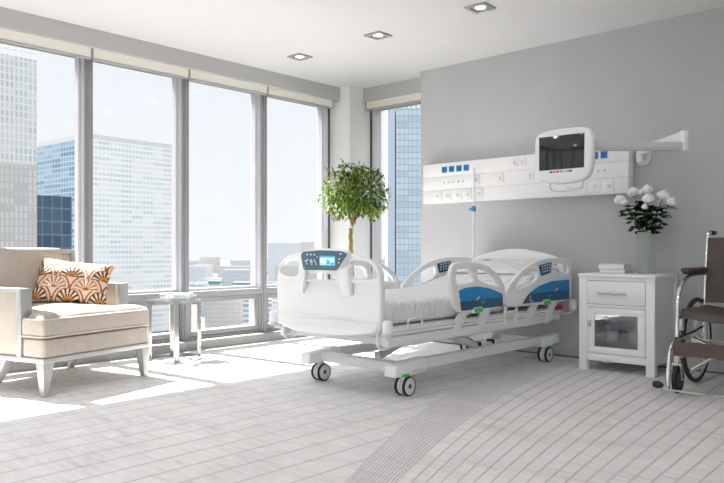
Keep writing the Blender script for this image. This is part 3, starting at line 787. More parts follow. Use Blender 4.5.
# glass vase
VX, VY = -2.222, 5.85
r = thing('flower_vase', 'tall clear glass vase holding white roses on the nightstand', 'vase', (VX, VY, NZ))
mb = MB(); mb.lathe([(.0, .0), (.070,.0), (.074,.006), (.074,.335), (.072,.340), (.070,.335), (.070,.02), (.0,.02)], VASEGL, (VX, VY, NZ+.001), 36, cap=False); finish('glass_body', mb, r)
mb = MB(); mb.lathe([(.0,.021), (.0685,.021), (.0685,.255), (0,.255)], WATER, (VX, VY, NZ+.001), 32, cap=False); finish('water', mb, r)
def leaf(tb, p, d, up, L, W, fold=.25):
    d = d.normalized(); s = d.cross(up)
    if s.length < 1e-4: s = d.orthogonal()
    s.normalize(); u = s.cross(d)
    pr = [(0, .02), (.25, .75), (.5, 1.), (.78, .62), (1, .0)]
    mid = [tb.verts.new(p+d*(L*t)-u*(L*.18*t*t)) for t, w in pr]
    lf = [tb.verts.new(p+d*(L*t)-u*(L*.18*t*t)+(s*w*W*.5)+u*(w*W*.5*fold)) for t, w in pr[1:-1]]
    rt = [tb.verts.new(p+d*(L*t)-u*(L*.18*t*t)-(s*w*W*.5)+u*(w*W*.5*fold)) for t, w in pr[1:-1]]
    for sd, fl in ((lf, 1), (rt, 0)):
        fs = [(mid[0], sd[0], mid[1])]+[(mid[i], sd[i-1], sd[i], mid[i+1]) for i in (1, 2)]+[(mid[3], sd[2], mid[4])]
        for f in fs: tb.faces.new(f if fl else f[::-1])
roses = [(-2.437,1.418,-.03,.046,'white rose leaning out farthest over the bed side of the vase'), (-2.383,1.388,-.06,.032,'small white rosebud low on the bed side of the bouquet'),
         (-2.345,1.478,.03,.050,'large white rose high in the bouquet below the wall panel corner'), (-2.275,1.470,.05,.038,'white rose tucked behind the top of the bouquet'),
         (-2.216,1.492,.0,.044,'topmost white rose in the glass vase'), (-2.180,1.412,-.07,.048,'round white rose facing out at the middle of the bouquet'),
         (-2.095,1.437,.02,.052,'largest white rose on the wheelchair side of the vase'), (-2.022,1.384,.0,.042,'white rose leaning out farthest over the wheelchair side of the vase'),
         (-2.205,1.345,-.08,.028,'small closed white rosebud low in the middle of the bouquet'), (-2.125,1.378,.07,.036,'white rose half hidden in leaves at the wall side')]
for k, (x, z, dy, R, lb) in enumerate(roses):
    y = VY+dy; base = Vector((VX+(x-VX)*.12, VY+dy*.3, NZ+.03)); head = Vector((x, y, z)); neck = Vector((VX+(x-VX)*.25, VY+dy*.4, NZ+.335))
    dirn = (head-neck).normalized()
    r = thing('rose', lb, 'flower', tuple(base), 0, 'white roses in the vase')
    mb = MB(); pts = spline([base, neck, neck.lerp(head, .55)+Vector((0,0,.012)), head-dirn*R*.5], 6); mb.tube(pts, .0032, STEMG, 6); finish('stem', mb, r)
    mb = MB(); Q = dirn.to_track_quat('Z', 'Y').to_matrix().to_4x4(); Mh = Matrix.Translation(head) @ Q
    for ring, (n, rr, op) in enumerate(((3,.34,.0), (4,.60,.12), (5,.84,.25), (5,1.0,.42))):
        for i in range(n):
            a0 = 2*PI*(i+.37*ring)/n+k; span = 2*PI/n*.72
            def pet(u, v, a0=a0, span=span, rr=rr, op=op, ring_=ring):
                a = a0+(u-.5)*2*span*(.55+.45*math.sin(PI*min(1, v*.75+.1)))
                rad = R*rr*(math.sin(PI*(.10+.70*v))**.7)*(1+op*.15*v*v)
                zz = R*(-.85+(1.70-.15*ring_)*v-(.10*op)*v*v + .05*math.cos(5*a))
                if v > .9: rad *= 1.04
                return Mh @ Vector((rad*math.cos(a), rad*math.sin(a), zz))
            mb.grid(pet, 7, 8, ROSE)
    bl = finish('bloom', mb, r, smooth=70)
    mb = MB(); tb = bmesh.new()
    for i in range(5):
        a = 2*PI*i/5; leaf(tb, Mh @ Vector((0,0,-R*.62)), (Q @ Vector((math.cos(a), math.sin(a), .5))), Vector((0,0,1)), R*.75, R*.3)
    for i in range(14):
        t = .05+.85*random.random(); p = neck.lerp(head, t*.9); a = random.random()*2*PI
        dd = Vector((math.cos(a), math.sin(a)*.8, random.uniform(-.35,.5)))
        for sgn in (-.6, 0, .6):
            d2 = Matrix.Rotation(sgn, 3, 'Z') @ dd
            leaf(tb, p+dd*.02, d2, Vector((0,0,1)), random.uniform(.05,.08), random.uniform(.03,.046))
    mb.add(tb, RLEAF); finish('leaves', mb, r, smooth=0)

# ------------------------------------------------------------------ wheelchair
WX0, WX1 = -1.715, -1.175
r = thing('wheelchair', 'folding wheelchair with brown vinyl seat and chrome frame by the nightstand', 'wheelchair', (-1.47, 5.4, 0))
for s, xx in ((-1, WX0), (1, WX1)):
    mb = MB()
    mb.tube(spline([(xx, 5.655, .13), (xx, 5.655, .54), (xx, 5.67, .70), (xx, 5.728, 1.08), (xx, 5.745, 1.115), (xx, 5.80, 1.125)], 6), .0125, CHROME, 12)
    mb.tube(spline([(xx, 5.655, .815), (xx, 5.40, .812), (xx, 5.26, .795), (xx, 5.135, .735), (xx, 5.080, .645), (xx, 5.066, .50), (xx, 5.064, .22)], 7), .0125, CHROME, 12)
    mb.tube([(xx, 5.066, .52), (xx, 5.66, .52)], .0115, CHROME, 10); mb.tube([(xx, 5.066, .25), (xx, 5.66, .25)], .0115, CHROME, 10)
    finish('side_frame', mb, r)
    mb = MB(); mb.box(xx-.034, xx+.034, 5.22, 5.64, .832, .866, LEATHER, .016, 3); mb.box(xx-.022, xx+.022, 5.24, 5.62, .820, .834, BLACK, .004); p = finish('armrest', mb, r); p['label'] = 'brown padded armrest'
    mb = MB(); mb.cyl((xx, 5.80, 1.125), (xx, 5.90, 1.125), .017, .017, BLACK, 14, .004); finish('push_grip', mb, r)
    # big wheel
    wx = xx+s*.048; wc = Vector((wx, 5.625, .318))
    def ring(R, n=44, dx=0): return [(wx+dx, wc.y+R*math.cos(2*PI*i/n), wc.z+R*math.sin(2*PI*i/n)) for i in range(n)]
    mb = MB(); mb.tube(ring(.285), .009, CHROME, 8, True); mb.cyl((wx-.03, wc.y, wc.z), (wx+.03, wc.y, wc.z), .026, .026, CHROME, 18)
    w = finish('drive_wheel', mb, r)
    mb = MB(); mb.tube(ring(.302), .017, BLACK, 10, True); finish('tyre', mb, w)
    mb = MB()
    for i in range(28):
        a = 2*PI*i/28; b = a+(.35 if i % 2 else -.35); ox = .022 if i % 4 < 2 else -.022
        mb.tube([(wx+ox, wc.y+.025*math.cos(b), wc.z+.025*math.sin(b)), (wx, wc.y+.285*math.cos(a), wc.z+.285*math.sin(a))], .0013, CHROME, 4)
    finish('spokes', mb, w)
    mb = MB(); mb.tube(ring(.262, 44, s*.04), .008, CHROME, 8, True)
    for i in range(6):
        a = 2*PI*i/6; mb.tube([(wx+s*.04, wc.y+.262*math.cos(a), wc.z+.262*math.sin(a)), (wx+s*.004, wc.y+.283*math.cos(a), wc.z+.283*math.sin(a))], .004, CHROME, 6)
    finish('hand_rim', mb, w)
    # castor
    cx, cy = xx+s*.0, 5.06
    mb = MB(); mb.cyl((cx, cy-.0, .20), (cx, cy, .27), .018, .018, CHROME, 14)
    for dx in (-.026, .026): mb.bar((cx+dx, cy, .21), (cx+dx, cy+.02, .098), .006, .03, CHROME, .002)
    mb.box(cx-.03, cx+.03, cy-.018, cy+.02, .196, .212, CHROME, .004); mb.cyl((cx-.035, cy+.02, .098), (cx+.035, cy+.02, .098), .008, .008, CHROME, 10)
    f = finish('castor_fork', mb, r)
    mb = MB(); mb.lathe([(.012,-.014), (.060,-.012), (.078,-.016), (.094,-.012), (.098,0), (.094,.012), (.078,.016), (.060,.012), (.012,.014)], BLACK, M=Matrix.Translation((cx, cy+.02, .099)) @ Matrix.Rotation(PI/2, 4, 'Y')); 
    mb.cyl((cx-.019, cy+.02, .099), (cx+.019, cy+.02, .099), .055, .055, DGREY, 20); finish('castor_wheel', mb, f)
    # leg rest
    lx = xx+s*.006
    mb = MB(); mb.tube(spline([(lx, 5.34, .367), (lx, 5.12, .372), (lx, 5.0, .352), (lx, 4.935, .290), (lx, 4.915, .20), (lx, 4.90, .075)], 6), .0115, CHROME, 12); l = finish('leg_rest', mb, r)
    mb = MB(); mb.tube([(xx, 5.03, .385), (xx-s*.015, 5.35, .405), (xx, 5.62, .425)], .008, BLACK, 8); finish('brake_bar', mb, r)
    mb = MB(); mb.lathe([(.004,-.035), (.02,-.028), (.026,0), (.02,.025), (.006,.04)], BLACK, M=Matrix.Translation((lx-.055, 4.87, .085)) @ Matrix.Rotation(PI/2, 4, 'Y') @ Matrix.Rotation(0.2, 4, 'X')); finish('foot_knob', mb, l)
    mb = MB(); xa, xb = (lx-.03, lx+.25) if s < 0 else (lx-.25, lx+.03)
    mb.box(xa, xb, 4.868, 4.882, .050, .064, STEEL, .004); mb.box(lx-.012, lx+.012, 4.87, 4.915, .055, .075, STEEL, .003)
    finish('foot_bar', mb, l)
    mb = MB(); mb.box(xx-.012, xx+.012, 5.14, 5.18, .43, .52, STEEL, .004); mb.tube([(xx+s*.02, 5.16, .50), (xx+s*.03, 5.2, .46)], .007, BLACK, 8); finish('brake_clamp', mb, r)
def seat(u, v, t=0):
    x = WX0+.012+u*(WX1-WX0-.024); y = 5.10+v*.56
    sag = -.028*math.sin(PI*u)*(1-.2*v)
    return Vector((x, y, .548+sag-.02*max(0, 1-v/.05)+t+.004*noise.noise(Vector((x*9, y*9, 0)))))
def slab(f, nu, nv, th, nrm, mat):
    """two offset sheets with a closed edge"""
    mb = MB(); tb = bmesh.new()
    A = [[tb.verts.new(f(i/(nu-1), j/(nv-1))) for i in range(nu)] for j in range(nv)]
    B = [[tb.verts.new(f(i/(nu-1), j/(nv-1))+Vector(nrm)*th) for i in range(nu)] for j in range(nv)]
    for S, fl in ((A, 0), (B, 1)):
        for j in range(nv-1):
            for i in range(nu-1):
                q = (S[j][i], S[j][i+1], S[j+1][i+1], S[j+1][i]); tb.faces.new(q if fl else q[::-1])
    rim = [(0, i) for i in range(nu)]+[(j, nu-1) for j in range(1, nv)]+[(nv-1, i) for i in range(nu-2, -1, -1)]+[(j, 0) for j in range(nv-2, 0, -1)]
    for k in range(len(rim)):
        a, b = rim[k], rim[(k+1) % len(rim)]; tb.faces.new((A[a[0]][a[1]], A[b[0]][b[1]], B[b[0]][b[1]], B[a[0]][a[1]]))
    bmesh.ops.recalc_face_normals(tb, faces=tb.faces[:])
    mb.add(tb, mat); return mb
p = finish('seat', slab(seat, 24, 20, .034, (0,0,1), LEATHER), r, smooth=60); p['label'] = 'brown vinyl seat'
def back(u, v):
    x = WX0+.006+u*(WX1-WX0-.012); z = .60+v*.485
    return Vector((x, 5.655+.07*v+.035*math.sin(PI*u)+.006*noise.noise(Vector((x*8+z*10, z*7, 3))), z))
p = finish('backrest', slab(back, 28, 24, .014, (0,-1,0), LEATHER), r, smooth=60); p['label'] = 'brown vinyl backrest'
def calf(u, v):
    x = WX0+.018+u*(WX1-WX0-.036); return Vector((x, 4.935+.05*math.sin(PI*u)+.012*v, .278+v*.095+.003*math.sin(u*30)))
p = finish('calf_strap', slab(calf, 24, 6, .012, (0,-1,0), LEATHER), r, smooth=60); p['label'] = 'brown vinyl calf strap'
mb = MB(); mb.tube([(WX0, 5.36, .13), (WX1, 5.36, .50)], .0115, CHROME, 10); mb.tube([(WX0, 5.385, .36), (WX1, 5.385, .13)], .0115, CHROME, 10); finish('cross_brace', mb, r)
mb = MB(); mb.tube([(WX0-.02, 5.625, .318), (WX1+.02, 5.625, .318)], .01, STEEL, 10); finish('axle', mb, r)

# ------------------------------------------------------------------ armchair (own frame: x across the front, y to the back)
CH = thing('armchair', 'beige upholstered armchair with silver frame standing by the windows', 'armchair', (-4.775, 2.035, 0), math.radians(104.6))
W, D = .97, .93
def part(name, mb, parent=CH, lab=None, smooth=40):
    o = finish(name, mb, parent, True, smooth)
    if lab: o['label'] = lab
    return o
mb = MB()
for q in ((0, W, 0, .05), (0, W, D-.05, D), (0, .05, .05, D-.05), (W-.05, W, .05, D-.05)): mb.box(q[0], q[1], q[2], q[3], .228, .262, SILVER, .003)
part('base_rail', mb, lab='silver base rail')
for x, sx in ((0., 1), (W, -1)):
    mb = MB(); t = .082; f = .042
    mb.hexa([(x+sx*.012, .012, 0), (x+sx*(.012+f), .012, 0), (x+sx*(.012+f), .012+f, 0), (x+sx*.012, .012+f, 0)], [(x, 0, .23), (x+sx*t, 0, .23), (x+sx*t, t, .23), (x, t, .23)], SILVER, .003); part('leg', mb)
    mb = MB(); yb_ = .47 if sx > 0 else .78
    mb.hexa([(x+sx*.006, yb_+.08, 0), (x+sx*(.006+f), yb_+.08, 0), (x+sx*(.006+f), yb_+.12, 0), (x+sx*.006, yb_+.12, 0)], [(x, yb_-.08, .23), (x+sx*t, yb_-.08, .23), (x+sx*t, yb_+.02, .23), (x, yb_+.02, .23)], SILVER, .003); part('leg', mb)
def tshape(i, y1): return rounded([(i, i), (W-i, i), (W-i, .235-i), (W-.092-i, .235-i), (W-.092-i, y1), (.092+i, y1), (.092+i, .235-i), (i, .235-i)], .03)
mb = MB(); mb.board(tshape(.006, .86), UPH, 'z', .326, .128, (), .014, 0); part('seat_base', mb, smooth=60)
PIPE = pbr('piping', (.62,.56,.49), .9)
mbs = MB(); mbs.board(tshape(.0, .84), UPH, 'z', .466, .126, (), .02, 0)
def ctop(u, v):
    y = .012+v*.82; k = min(1, max(0, (y-.19)/.06)); inset = .012+.092*k
    x = inset+u*(W-2*inset)
    e = min(u, 1-u, v, 1-v); e = max(0, min(1, e/.09)); ed = math.sqrt(1-(1-e)**2)
    return Vector((x, y, .512+.048*ed+.030*math.sin(PI*u)*min(1, v*2.2)*ed+.004*noise.noise(Vector((x*6, y*6, 0)))))
mbs.grid(ctop, 60, 44, UPH)
mbs.tube([(p[0], p[1], .405) for p in tshape(.0, .84)], .006, PIPE, 6, True)
mbs.tube([(p[0], p[1], .522) for p in tshape(.006, .84)], .005, PIPE, 6, True)
part('seat_cushion', mbs, smooth=60)
for x, sx in ((0., 1), (W, -1)):
    mb = MB(); xa, xb = sorted((x+sx*.008, x+sx*.082)); mb.box(xa, xb, .27, D-.05, .262, .702, UPH, .010)
    a = part('arm', mb)
    mb = MB(); xa, xb = sorted((x, x+sx*.09))
    mb.box(xa, xb, .235, .285, .255, .728, SILVER, .003); mb.box(xa, xb, .285, D-.02, .700, .728, SILVER, .003); mb.box(xa, xb, D-.03, D, .255, .728, SILVER, .003)
    part('arm_frame', mb, a, 'silver arm frame')
lean = math.radians(13)
ML = Matrix.Translation((0, .815, .262)) @ Matrix.Rotation(-lean*.35, 4, 'X')
mb = MB(); mb.box(.03, W-.03, .0, .07, 0, .70, UPH, .012, M=ML); bk = part('backrest', mb)
mb = MB()
for q in ((0, .04), (W-.04, W)): mb.box(q[0], q[1], -.015, .085, 0, .735, SILVER, .004, M=ML)
mb.box(.04, W-.04, -.015, .085, .70, .735, SILVER, .004, M=ML); part('back_frame', mb, bk, 'silver back frame')
def bc(u, v):
    a = 2*PI*u; c, s = math.cos(a), math.sin(a); e = 5.
    x = math.copysign(abs(c)**(2/e), c); y = math.copysign(abs(s)**(2/2.6), s)
    vv = 2*v-1; k = (1-abs(vv)**7)**.5 if abs(vv) < 1 else .0
    k = max(k, .55)
    X = W/2+x*.30*(.94+.06*k)-.02; Y = .725+y*.085*k*(1-.3*abs(x)**3); Z = .52+v*.485
    Y += (Z-.52)*math.tan(lean)*.55
    return Vector((X, Y, Z+.008*math.sin(PI*(x+1)/2)*v))
mb = MB(); mb.grid(bc, 44, 26, UPH, True); part('back_cushion', mb, smooth=70)

# throw pillow with a fan pattern, woven as a colour pattern on a dense mesh
def fan_color(a, b):
    """scallop fans: a, b in units of fan radius"""
    base = (.78,.60,.46); line = (.30,.09,.035); dark = (.035,.018,.015); gold = (.62,.36,.10)
    for row in range(int(math.floor(b))+1, int(math.floor(b))-2, -1)[::-1] if False else (math.floor(b/.75), math.floor(b/.75)-1):
        cy = row*.75; off = .5*(row % 2)*2.0
        cx = round((a-off)/2.0)*2.0+off
        dx, dy = a-cx, b-cy; rr = math.hypot(dx, dy)
        if rr > 1 or dy < -.05: continue
        ang = math.atan2(dx, dy+1e-6)
        strong = (row % 2 == 0)
        if rr > .90: return line
        if rr > .80: return base
        if rr < .18: return line
        ray = math.sin(ang*15) > (.05 if strong else .45)
        if rr > .72: return line if strong else (.6,.36,.24)
        if ray: return (dark if strong and rr > .30 else line)
        return gold if strong and rr < .42 else base
    return base
PW, PH, nnu, nnv = .285, .195, 170, 120
me = bpy.data.meshes.new('throw_pillow'); tb = bmesh.new()
def hh(a, b): return max(0., (1-abs(a)**2.6))**.55*max(0., (1-abs(b)**2.6))**.55
VF, VB = {}, {}
for i in range(nnu+1):
    for j in range(nnv+1):
        a, b = 2*i/nnu-1, 2*j/nnv-1
        px_ = 1-.10*(1-b*b)*abs(a)**4; py_ = 1-.12*(1-a*a)*abs(b)**4
        w = noise.noise(Vector((a*2.2, b*2.2, 7)))*.02
        p = (a*PW*px_, b*PH*py_)
        VF[i, j] = tb.verts.new((p[0], -hh(a, b)*(.075+w), p[1]))
        VB[i, j] = VF[i, j] if i in (0, nnu) or j in (0, nnv) else tb.verts.new((p[0], hh(a, b)*.07, p[1]))
for i in range(nnu):
    for j in range(nnv):
        tb.faces.new((VF[i, j], VF[i+1, j], VF[i+1, j+1], VF[i, j+1]))
        q = (VB[i, j+1], VB[i+1, j+1], VB[i+1, j], VB[i, j])
        if len(set(q)) == 4 and not all(v in (VF.get((i, j)),) for v in q): 
            try: tb.faces.new(q)
            except ValueError: pass
tb.to_mesh(me); tb.free()
ca = me.color_attributes.new('pattern', 'FLOAT_COLOR', 'POINT')
for v in me.vertices:
    c = fan_color(v.co.x/.118+.05, (v.co.z+PH)/.118*.92-.10)
    ca.data[v.index].color = (*c, 1)
pm = bpy.data.materials.new('fan_fabric'); pm.use_nodes = True; g = G(pm)
an = g.N.new('ShaderNodeAttribute'); an.attribute_name = 'pattern'; b = pm.node_tree.nodes['Principled BSDF']
g.L.new(an.outputs['Color'], b.inputs['Base Color']); b.inputs['Roughness'].default_value = .7
me.materials.append(pm); me.shade_smooth()
tp = bpy.data.objects.new('throw_pillow', me); C.objects.link(tp)
tag(tp, 'copper and cream throw pillow with fan pattern leaning in the armchair', 'pillow')
tp.location = (-5.39, 2.525, .738)
tp.rotation_euler = (math.radians(-30), math.radians(7), math.radians(55))

# ------------------------------------------------------------------ side table
TX, TY = -5.605, 3.565
TLEG = pbr('table_steel', (.50,.50,.49), .24, 1.)
r = thing('side_table', 'round glass-topped side table with polished steel legs by the window', 'table', (TX, TY, 0))
mb = MB(); mb.lathe([(.0,.538), (.262,.538), (.266,.541), (.266,.547), (.262,.550), (0,.550)], TABGL, (TX, TY, 0), 56, cap=False); p = finish('glass_top', mb, r); p['label'] = 'pale green round glass top'
mb = MB(); mb.lathe([(.215,0), (.236,0), (.236,.022), (.215,.022), (.215,0)], TLEG, (TX, TY, .004), 56, cap=False); finish('floor_ring', mb, r)
mb = MB(); mb.lathe([(.215,0), (.236,0), (.236,.022), (.215,.022), (.215,0)], TLEG, (TX, TY, .514), 56, cap=False); finish('top_ring', mb, r)
for a in (-28, 62, 152, 250):
    t = math.radians(a); c, s_ = math.cos(t), math.sin(t)
    M = Matrix.Translation((TX+.220*c, TY+.220*s_, 0)) @ Matrix.Rotation(t+PI/2, 4, 'Z')
    mb = MB(); mb.box(-.022, .022, -.016, .016, .0, .538, TLEG, .003, M=M); finish('leg', mb, r)
# cup and small book on the table
r = thing('coffee_cup', 'small white cup on the round glass side table', 'cup', (-5.62, 3.47, .550))
mb = MB(); mb.lathe([(.02,0), (.032,.004), (.040,.02), (.043,.045), (.0415,.046), (.038,.02), (.02,.008), (0,.008)], CERAM, (-5.62, 3.47, .552), 28, cap=False); finish('bowl', mb, r)
mb = MB(); mb.tube(spline([(-5.595, 3.505, .585), (-5.575, 3.53, .587), (-5.57, 3.535, .572), (-5.592, 3.508, .562)], 5), .004, CERAM, 8); finish('handle', mb, r)
def tbook(z0, z1, x0, x1, y0, y1, rot, label, cov, name='book'):
    c = Vector(((x0+x1)/2, (y0+y1)/2, z0)); M = Matrix.Translation(c) @ Matrix.Rotation(rot, 4, 'Z') @ Matrix.Translation(-c)
    r = thing(name, label, 'book', tuple(c))
    mb = MB(); mb.box(x0, x1, y0, y1, z0, z0+.003, cov, M=M); mb.box(x0, x1, y0, y1, z1-.003, z1, cov, M=M); mb.box(x0, x0+.003, y0, y1, z0, z1, cov, M=M); finish('cover', mb, r)
    mb = MB(); mb.box(x0+.003, x1-.003, y0+.003, y1-.003, z0+.003, z1-.003, PAPER, M=M); finish('pages', mb, r)
PG = pbr('pale_green_cover', (.36,.46,.45), .4)
tbook(.5505, .575, -5.71, -5.50, 3.55, 3.75, .65, 'pale green book lying on the glass side table beside the cup', PG)
tbook(.5755, .595, -5.69, -5.52, 3.57, 3.73, .8, 'white book on top of the pale green book on the side table', PAPER)

# ------------------------------------------------------------------ indoor tree
PXc, PYc = -5.42, 5.72
r = thing('potted_tree', 'potted ball-crowned fig tree with twisted trunk in the window corner', 'plant', (PXc, PYc, 0))
mb = MB(); mb.lathe([(.0,.0), (.12,.0), (.14,.02), (.17,.30), (.175,.32), (.165,.32), (.155,.28), (0,.28)], POT, (PXc, PYc, 0), 32, cap=False); p = finish('pot', mb, r); p['label'] = 'dark grey pot'
mb = MB(); mb.cyl((PXc, PYc, .27), (PXc, PYc, .285), .152, .152, SOIL, 24); finish('soil', mb, r)
mb = MB()
for ph in (0, 2*PI/3, 4*PI/3):
    mb.tube([(PXc-.02+.012*math.sin(k*.13)+.014*math.cos(ph+k*.42), PYc+.014*math.sin(ph+k*.42), .28+k*.025) for k in range(39)], .0115, BARK, 8)
ct = Vector((PXc-.005, PYc, 1.24)); CC = Vector((PXc+.03, PYc+.02, 1.60)); twigs = []
for k in range(8):
    a = 2*PI*k*.618; el = random.uniform(.1, 1.4)
    tip = CC+Vector((math.cos(a)*math.cos(el), math.sin(a)*math.cos(el), math.sin(el)*.85))*random.uniform(.24,.34)
    mb.tube(spline([ct, ct.lerp(tip, .45)+Vector((0,0,.05)), tip], 4), [.006]*3+[.0045]*3+[.003]*3, BARK, 5); twigs.append(tip)
finish('trunk', mb, r)
mb = MB(); tb = bmesh.new()
n = 0
while n < 2700:
    th = random.random()*2*PI; cz = random.uniform(-.85, 1); rr = random.random()**.42
    dv = Vector((math.cos(th)*math.sqrt(1-cz*cz), math.sin(th)*math.sqrt(1-cz*cz), cz))
    R = .375*(1+.28*noise.noise(dv*2.6+Vector((3,1,5))))
    p = CC+Vector((dv.x, dv.y, dv.z*.86+.01))*R*rr
    if noise.noise(p*7+Vector((9,2,4))) < -.30: continue
    if p.z < 1.24: continue
    d = (dv+Vector((random.uniform(-1,1), random.uniform(-1,1), random.uniform(-.9,.7)))).normalized()
    leaf(tb, p, d, Vector((0,0,1)), random.uniform(.042,.075), random.uniform(.020,.034)); n += 1
for k in range(10):
    a = random.random()*2*PI; el = random.uniform(-.5,1.2); dv = Vector((math.cos(a)*math.cos(el), math.sin(a)*math.cos(el), math.sin(el)))
    for j in range(6):
        p = CC+dv*(.32+.02*j)
        leaf(tb, p, dv+Vector((random.uniform(-1,1), random.uniform(-1,1), random.uniform(-1,1))), Vector((0,0,1)), .055, .024)
mb.add(tb, LEAF); p = finish('foliage', mb, r, smooth=0); p['kind'] = 'stuff'

# ------------------------------------------------------------------ the city outside
def building(name, label, cat, x, y, rot, w, d, z1, mat, group=None, z0=-70, roof=None):
    """corner at x, y; w along the local x, d along the local y"""
    mb = MB(); mb.box(0, w, 0, d, 0, z1-z0, mat)
    if roof: roof(mb, w, d, z1-z0)
    o = finish(name, mb, smooth=0); o.location = (x, y, z0); o.rotation_euler = (0,0,math.radians(rot)); tag(o, label, cat, group); return o
F_TOWER = facade('facade_tower', (.66,.65,.63), (.36,.44,.52), (.52,.58,.64), 4.0, 2.5, .58, .78, low=(118, (.47,.43,.38)))
F_OFFW  = facade('facade_office_white', (.70,.70,.69), (.42,.50,.57), (.66,.68,.68), 4.2, 3.4, .78, .55)
F_OFFB  = facade('facade_office_blue', (.40,.49,.56), (.08,.19,.31), (.30,.42,.52), 4.2, 4.6, .80, .74, .3)
F_DARK  = facade('facade_dark', (.14,.20,.27), (.035,.07,.12), (.06,.11,.17), 8., 6., .9, .9, .3)
F_BLUE  = facade('facade_blue_tower', (.33,.41,.49), (.38,.49,.60), (.52,.61,.69), 3.9, 2.7, .86, .84, .25)
F_PALE  = facade('facade_pale', (.56,.58,.61), (.40,.45,.52), (.48,.52,.57), 4., 3., .7, .5)  # haze is put into the pale colours of the distant facades
F_BEIGE = facade('facade_beige', (.54,.51,.47), (.36,.38,.41), (.45,.45,.45), 4., 3., .5, .5)
F_STRIP = facade('facade_strip', (.64,.65,.66), (.24,.32,.44), (.36,.42,.52), 4.4, 9., .85, .5)
F_GREY  = facade('facade_grey', (.46,.49,.53), (.34,.39,.45), (.42,.46,.51), 4., 4., .7, .5)
TEALR   = pbr('teal_roof', (.09,.26,.23), .6)
def crownr(mb, w, d, h):
    fr = pbr('tower_crown', (.8,.8,.8), .6)
    for k in range(0, int(d), 4): mb.box(w-.6, w, k, k+.5, h, h+7, fr)
    for k in range(0, int(w), 4): mb.box(k, k+.5, 0, .6, h, h+7, fr)
    for zz in (h+3.2, h+6.6): mb.box(0, w, 0, .6, zz, zz+.5, fr); mb.box(w-.6, w, 0, d, zz, zz+.5, fr)
building('office_tower', 'tall pale gridded office tower at the edge behind the armchair', 'building', -446, 100, 0, 40, 69.4, 107.6, F_TOWER, roof=crownr)
def crown2(mb, w, d, h):
    fr = pbr('office_crown', (.55,.58,.60), .6); mb.box(1, w-1, 1, d-1, h, h+4, fr)
def office():
    mb = MB(); w, d, h = 80, 83.4, 159
    mb.box(0, w, 0, d, 0, h, F_OFFB); mb.box(w-.5, w+.6, 0.0, d, 0, h, F_OFFW); crown2(mb, w, d, h)
    o = finish('office_block', mb, smooth=0); o['label'] = 'wide office block, pale grid front and blue glass end'; o['category'] = 'building'
    a = math.radians(3.0)                                            # w runs away from the corner on the blue end
    o.location = (-540.8-80*math.cos(a), 263.0-80*math.sin(a), -70); o.rotation_euler = (0,0,a)
office()
building('glass_office', 'small dark navy glass building in front of the blue office end', 'building', -446.0, 176.5, 2, 20, 22, 33, F_DARK)
def bluetop(mb, w, d, h):
    fr = pbr('blue_crown', (.42,.45,.48), .7); mb.box(-5.5, -.6, 1, d, 0, h+6, pbr('pale_blue_fin', (.46,.56,.66), .5))
    for k in range(0, int(w), 3): mb.box(k, k+1.4, 0, .8, h, h+3+(k*7 % 5)*.4, fr)
building('glass_tower', 'blue glass tower outside the narrow window by the bed wall', 'building', -289.3, 345.4, 42.7, 70, 40, 90.6, F_BLUE, roof=bluetop)
building('apartment_block', 'pale blue-striped apartment block low in the casement behind the bed foot', 'building', -481, 372.6, 48, 24, 22, -42.2, F_STRIP)
building('apartment_block', 'beige low apartment block beside the striped block in the casement', 'building', -538.3, 374.1, 42, 34, 22, -45.1, F_BEIGE)
building('warehouse', 'long low grey building below the skyline behind the bed foot', 'building', -741.1, 540.7, 42.7, 33, 30, -25.7, F_GREY)
building('market_hall', 'low white hall with a teal roof beyond the window', 'building', -649.7, 489.1, 42.7, 21, 16, -38.5, F_PALE, roof=lambda mb, w, d, h: mb.box(-1, w+1, -1, d+1, h, h+1.6, TEALR))
building('market_hall', 'small teal-roofed shed just left out of the white hall beyond the window'.replace('just left out of', 'beside'), 'building', -668, 470, 42.7, 11, 12, -38.0, F_PALE, roof=lambda mb, w, d, h: mb.box(-1, w+1, -1, d+1, h, h+3.0, TEALR))
building('apartment_slab', 'large hazy slab block on the skyline beyond the bed foot', 'building', -1163.6, 967.3, 42.7, 70, 40, 13.7, F_PALE)
building('apartment_slab', 'beige slab block adjoining the hazy slab on the skyline', 'building', -1112, 1013.5, 42.7, 26, 40, 15.5, F_BEIGE)
random.seed(11)
th = math.radians(42.7)
def azpos(u, dep):
    rr = (u-362)/708.
    return (-math.sin(th)+rr*math.cos(th))*dep, (math.cos(th)+rr*math.sin(th))*dep
done = [(-481,372,24), (-535,380,32), (-741,540,30), (-650,489,22), (-668,470,16), (-1163,967,60), (-1112,1013,30), (-580,300,95), (-289,345,75)]
for dep, n, ztop in ((620, 9, -50), (780, 12, -45), (1000, 13, -40), (1400, 15, -34), (2000, 15, -30)):
    for k in range(n):
        u = 120+(k+random.uniform(.1,.9))*(300./n)
        x, y = azpos(u, dep*random.uniform(.92,1.08)); w = random.uniform(22,46)*dep/900; z = ztop+random.uniform(-7,9)
        r_ = w*.62
        if any(math.hypot(x-a, y-b) < r_+c for a, b, c in done): continue
        done.append((x, y, r_))
        rot = 42.7+random.uniform(-12,12); c_, s_ = math.cos(math.radians(rot)), math.sin(math.radians(rot))
        building('city_block', 'pale low block in the hazy city below the windows', 'building', x-c_*w/2+s_*w*.35, y-s_*w/2-c_*w*.35, rot, w, w*.7, z, random.choice((F_PALE, F_BEIGE, F_GREY, F_STRIP, F_PALE)), 'distant city blocks')
GROUND = pbr('city_ground', (.06,.058,.052), .9, nz=(.02,.3))
g_ = MB(); g_.cyl((0,0,-71), (0,0,-70), 3100, 3100, GROUND, 96); struct('ground_outside', g_)
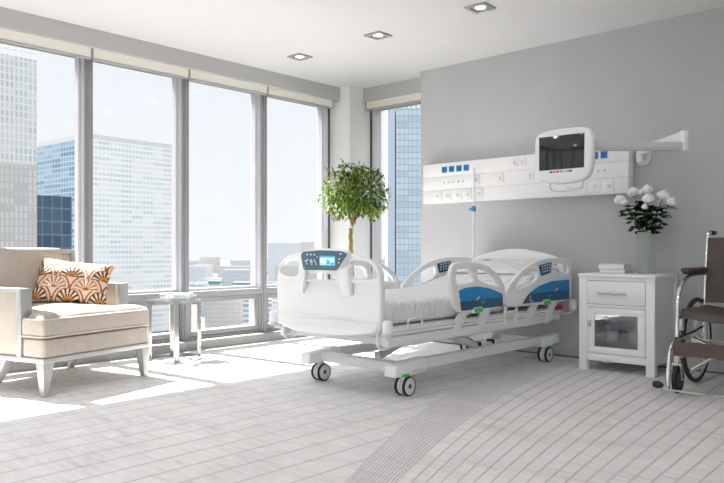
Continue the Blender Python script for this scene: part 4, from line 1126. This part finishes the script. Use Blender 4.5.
HILLM = pbr('hazy_hills', (.075,.09,.115), 1.)  # distance haze is part of the hill colour
def ridge(u, v):
    a = th+math.radians(58)-u*math.radians(90); d = 2900+v*600
    return Vector((-math.sin(a)*d, math.cos(a)*d, -72+(19+5*noise.noise(Vector((u*9,0,0)))+3*noise.noise(Vector((u*31,3,0))))*math.sin(PI*(.02+.49*v)) ))
mb = MB(); mb.grid(ridge, 120, 8, HILLM); struct('hills_outside', mb, smooth=60)

# ------------------------------------------------------------------ light
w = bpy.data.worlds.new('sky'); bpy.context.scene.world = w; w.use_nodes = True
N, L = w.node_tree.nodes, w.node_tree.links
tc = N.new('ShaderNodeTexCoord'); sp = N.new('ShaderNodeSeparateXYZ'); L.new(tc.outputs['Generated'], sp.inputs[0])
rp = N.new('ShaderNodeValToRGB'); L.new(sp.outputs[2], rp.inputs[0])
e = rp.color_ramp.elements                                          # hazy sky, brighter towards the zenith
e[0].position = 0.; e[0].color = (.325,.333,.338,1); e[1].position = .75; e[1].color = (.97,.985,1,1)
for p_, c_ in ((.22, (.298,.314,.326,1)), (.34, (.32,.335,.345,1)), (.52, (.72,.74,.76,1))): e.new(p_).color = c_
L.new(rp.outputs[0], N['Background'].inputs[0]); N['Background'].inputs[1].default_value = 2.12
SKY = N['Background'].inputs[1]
sun = bpy.data.lights.new('sun', 'SUN'); sun.energy = 20; sun.angle = math.radians(.6); sun.color = (1,.965,.91)
so = bpy.data.objects.new('sun', sun); C.objects.link(so)
el = math.radians(54.4); dv = Vector((math.cos(el), .095*math.cos(el), -math.sin(el)))
so.rotation_euler = dv.to_track_quat('-Z', 'Y').to_euler(); so.location = (-20, 0, 20)

# ------------------------------------------------------------------ camera
cam = bpy.data.cameras.new('camera'); co = bpy.data.objects.new('camera', cam); C.objects.link(co)
co.location = (0,0,1.0); co.rotation_euler = (PI/2, 0, th)
cam.sensor_width = 36; cam.lens = 708/724*36; cam.shift_y = -(249-241.5)/724*-1
cam.clip_start = .05; cam.clip_end = 9000
sc = bpy.context.scene; sc.camera = co
sc.view_settings.view_transform = 'Standard'; sc.view_settings.look = 'None'; sc.view_settings.gamma = 1; sc.view_settings.exposure = 0.55
sc.cycles.use_denoising = True
sc.cycles.max_bounces = 12; sc.cycles.diffuse_bounces = 7; sc.cycles.transparent_max_bounces = 24
sc.cycles.caustics_reflective = False; sc.cycles.caustics_refractive = False
sc.cycles.sample_clamp_indirect = 8
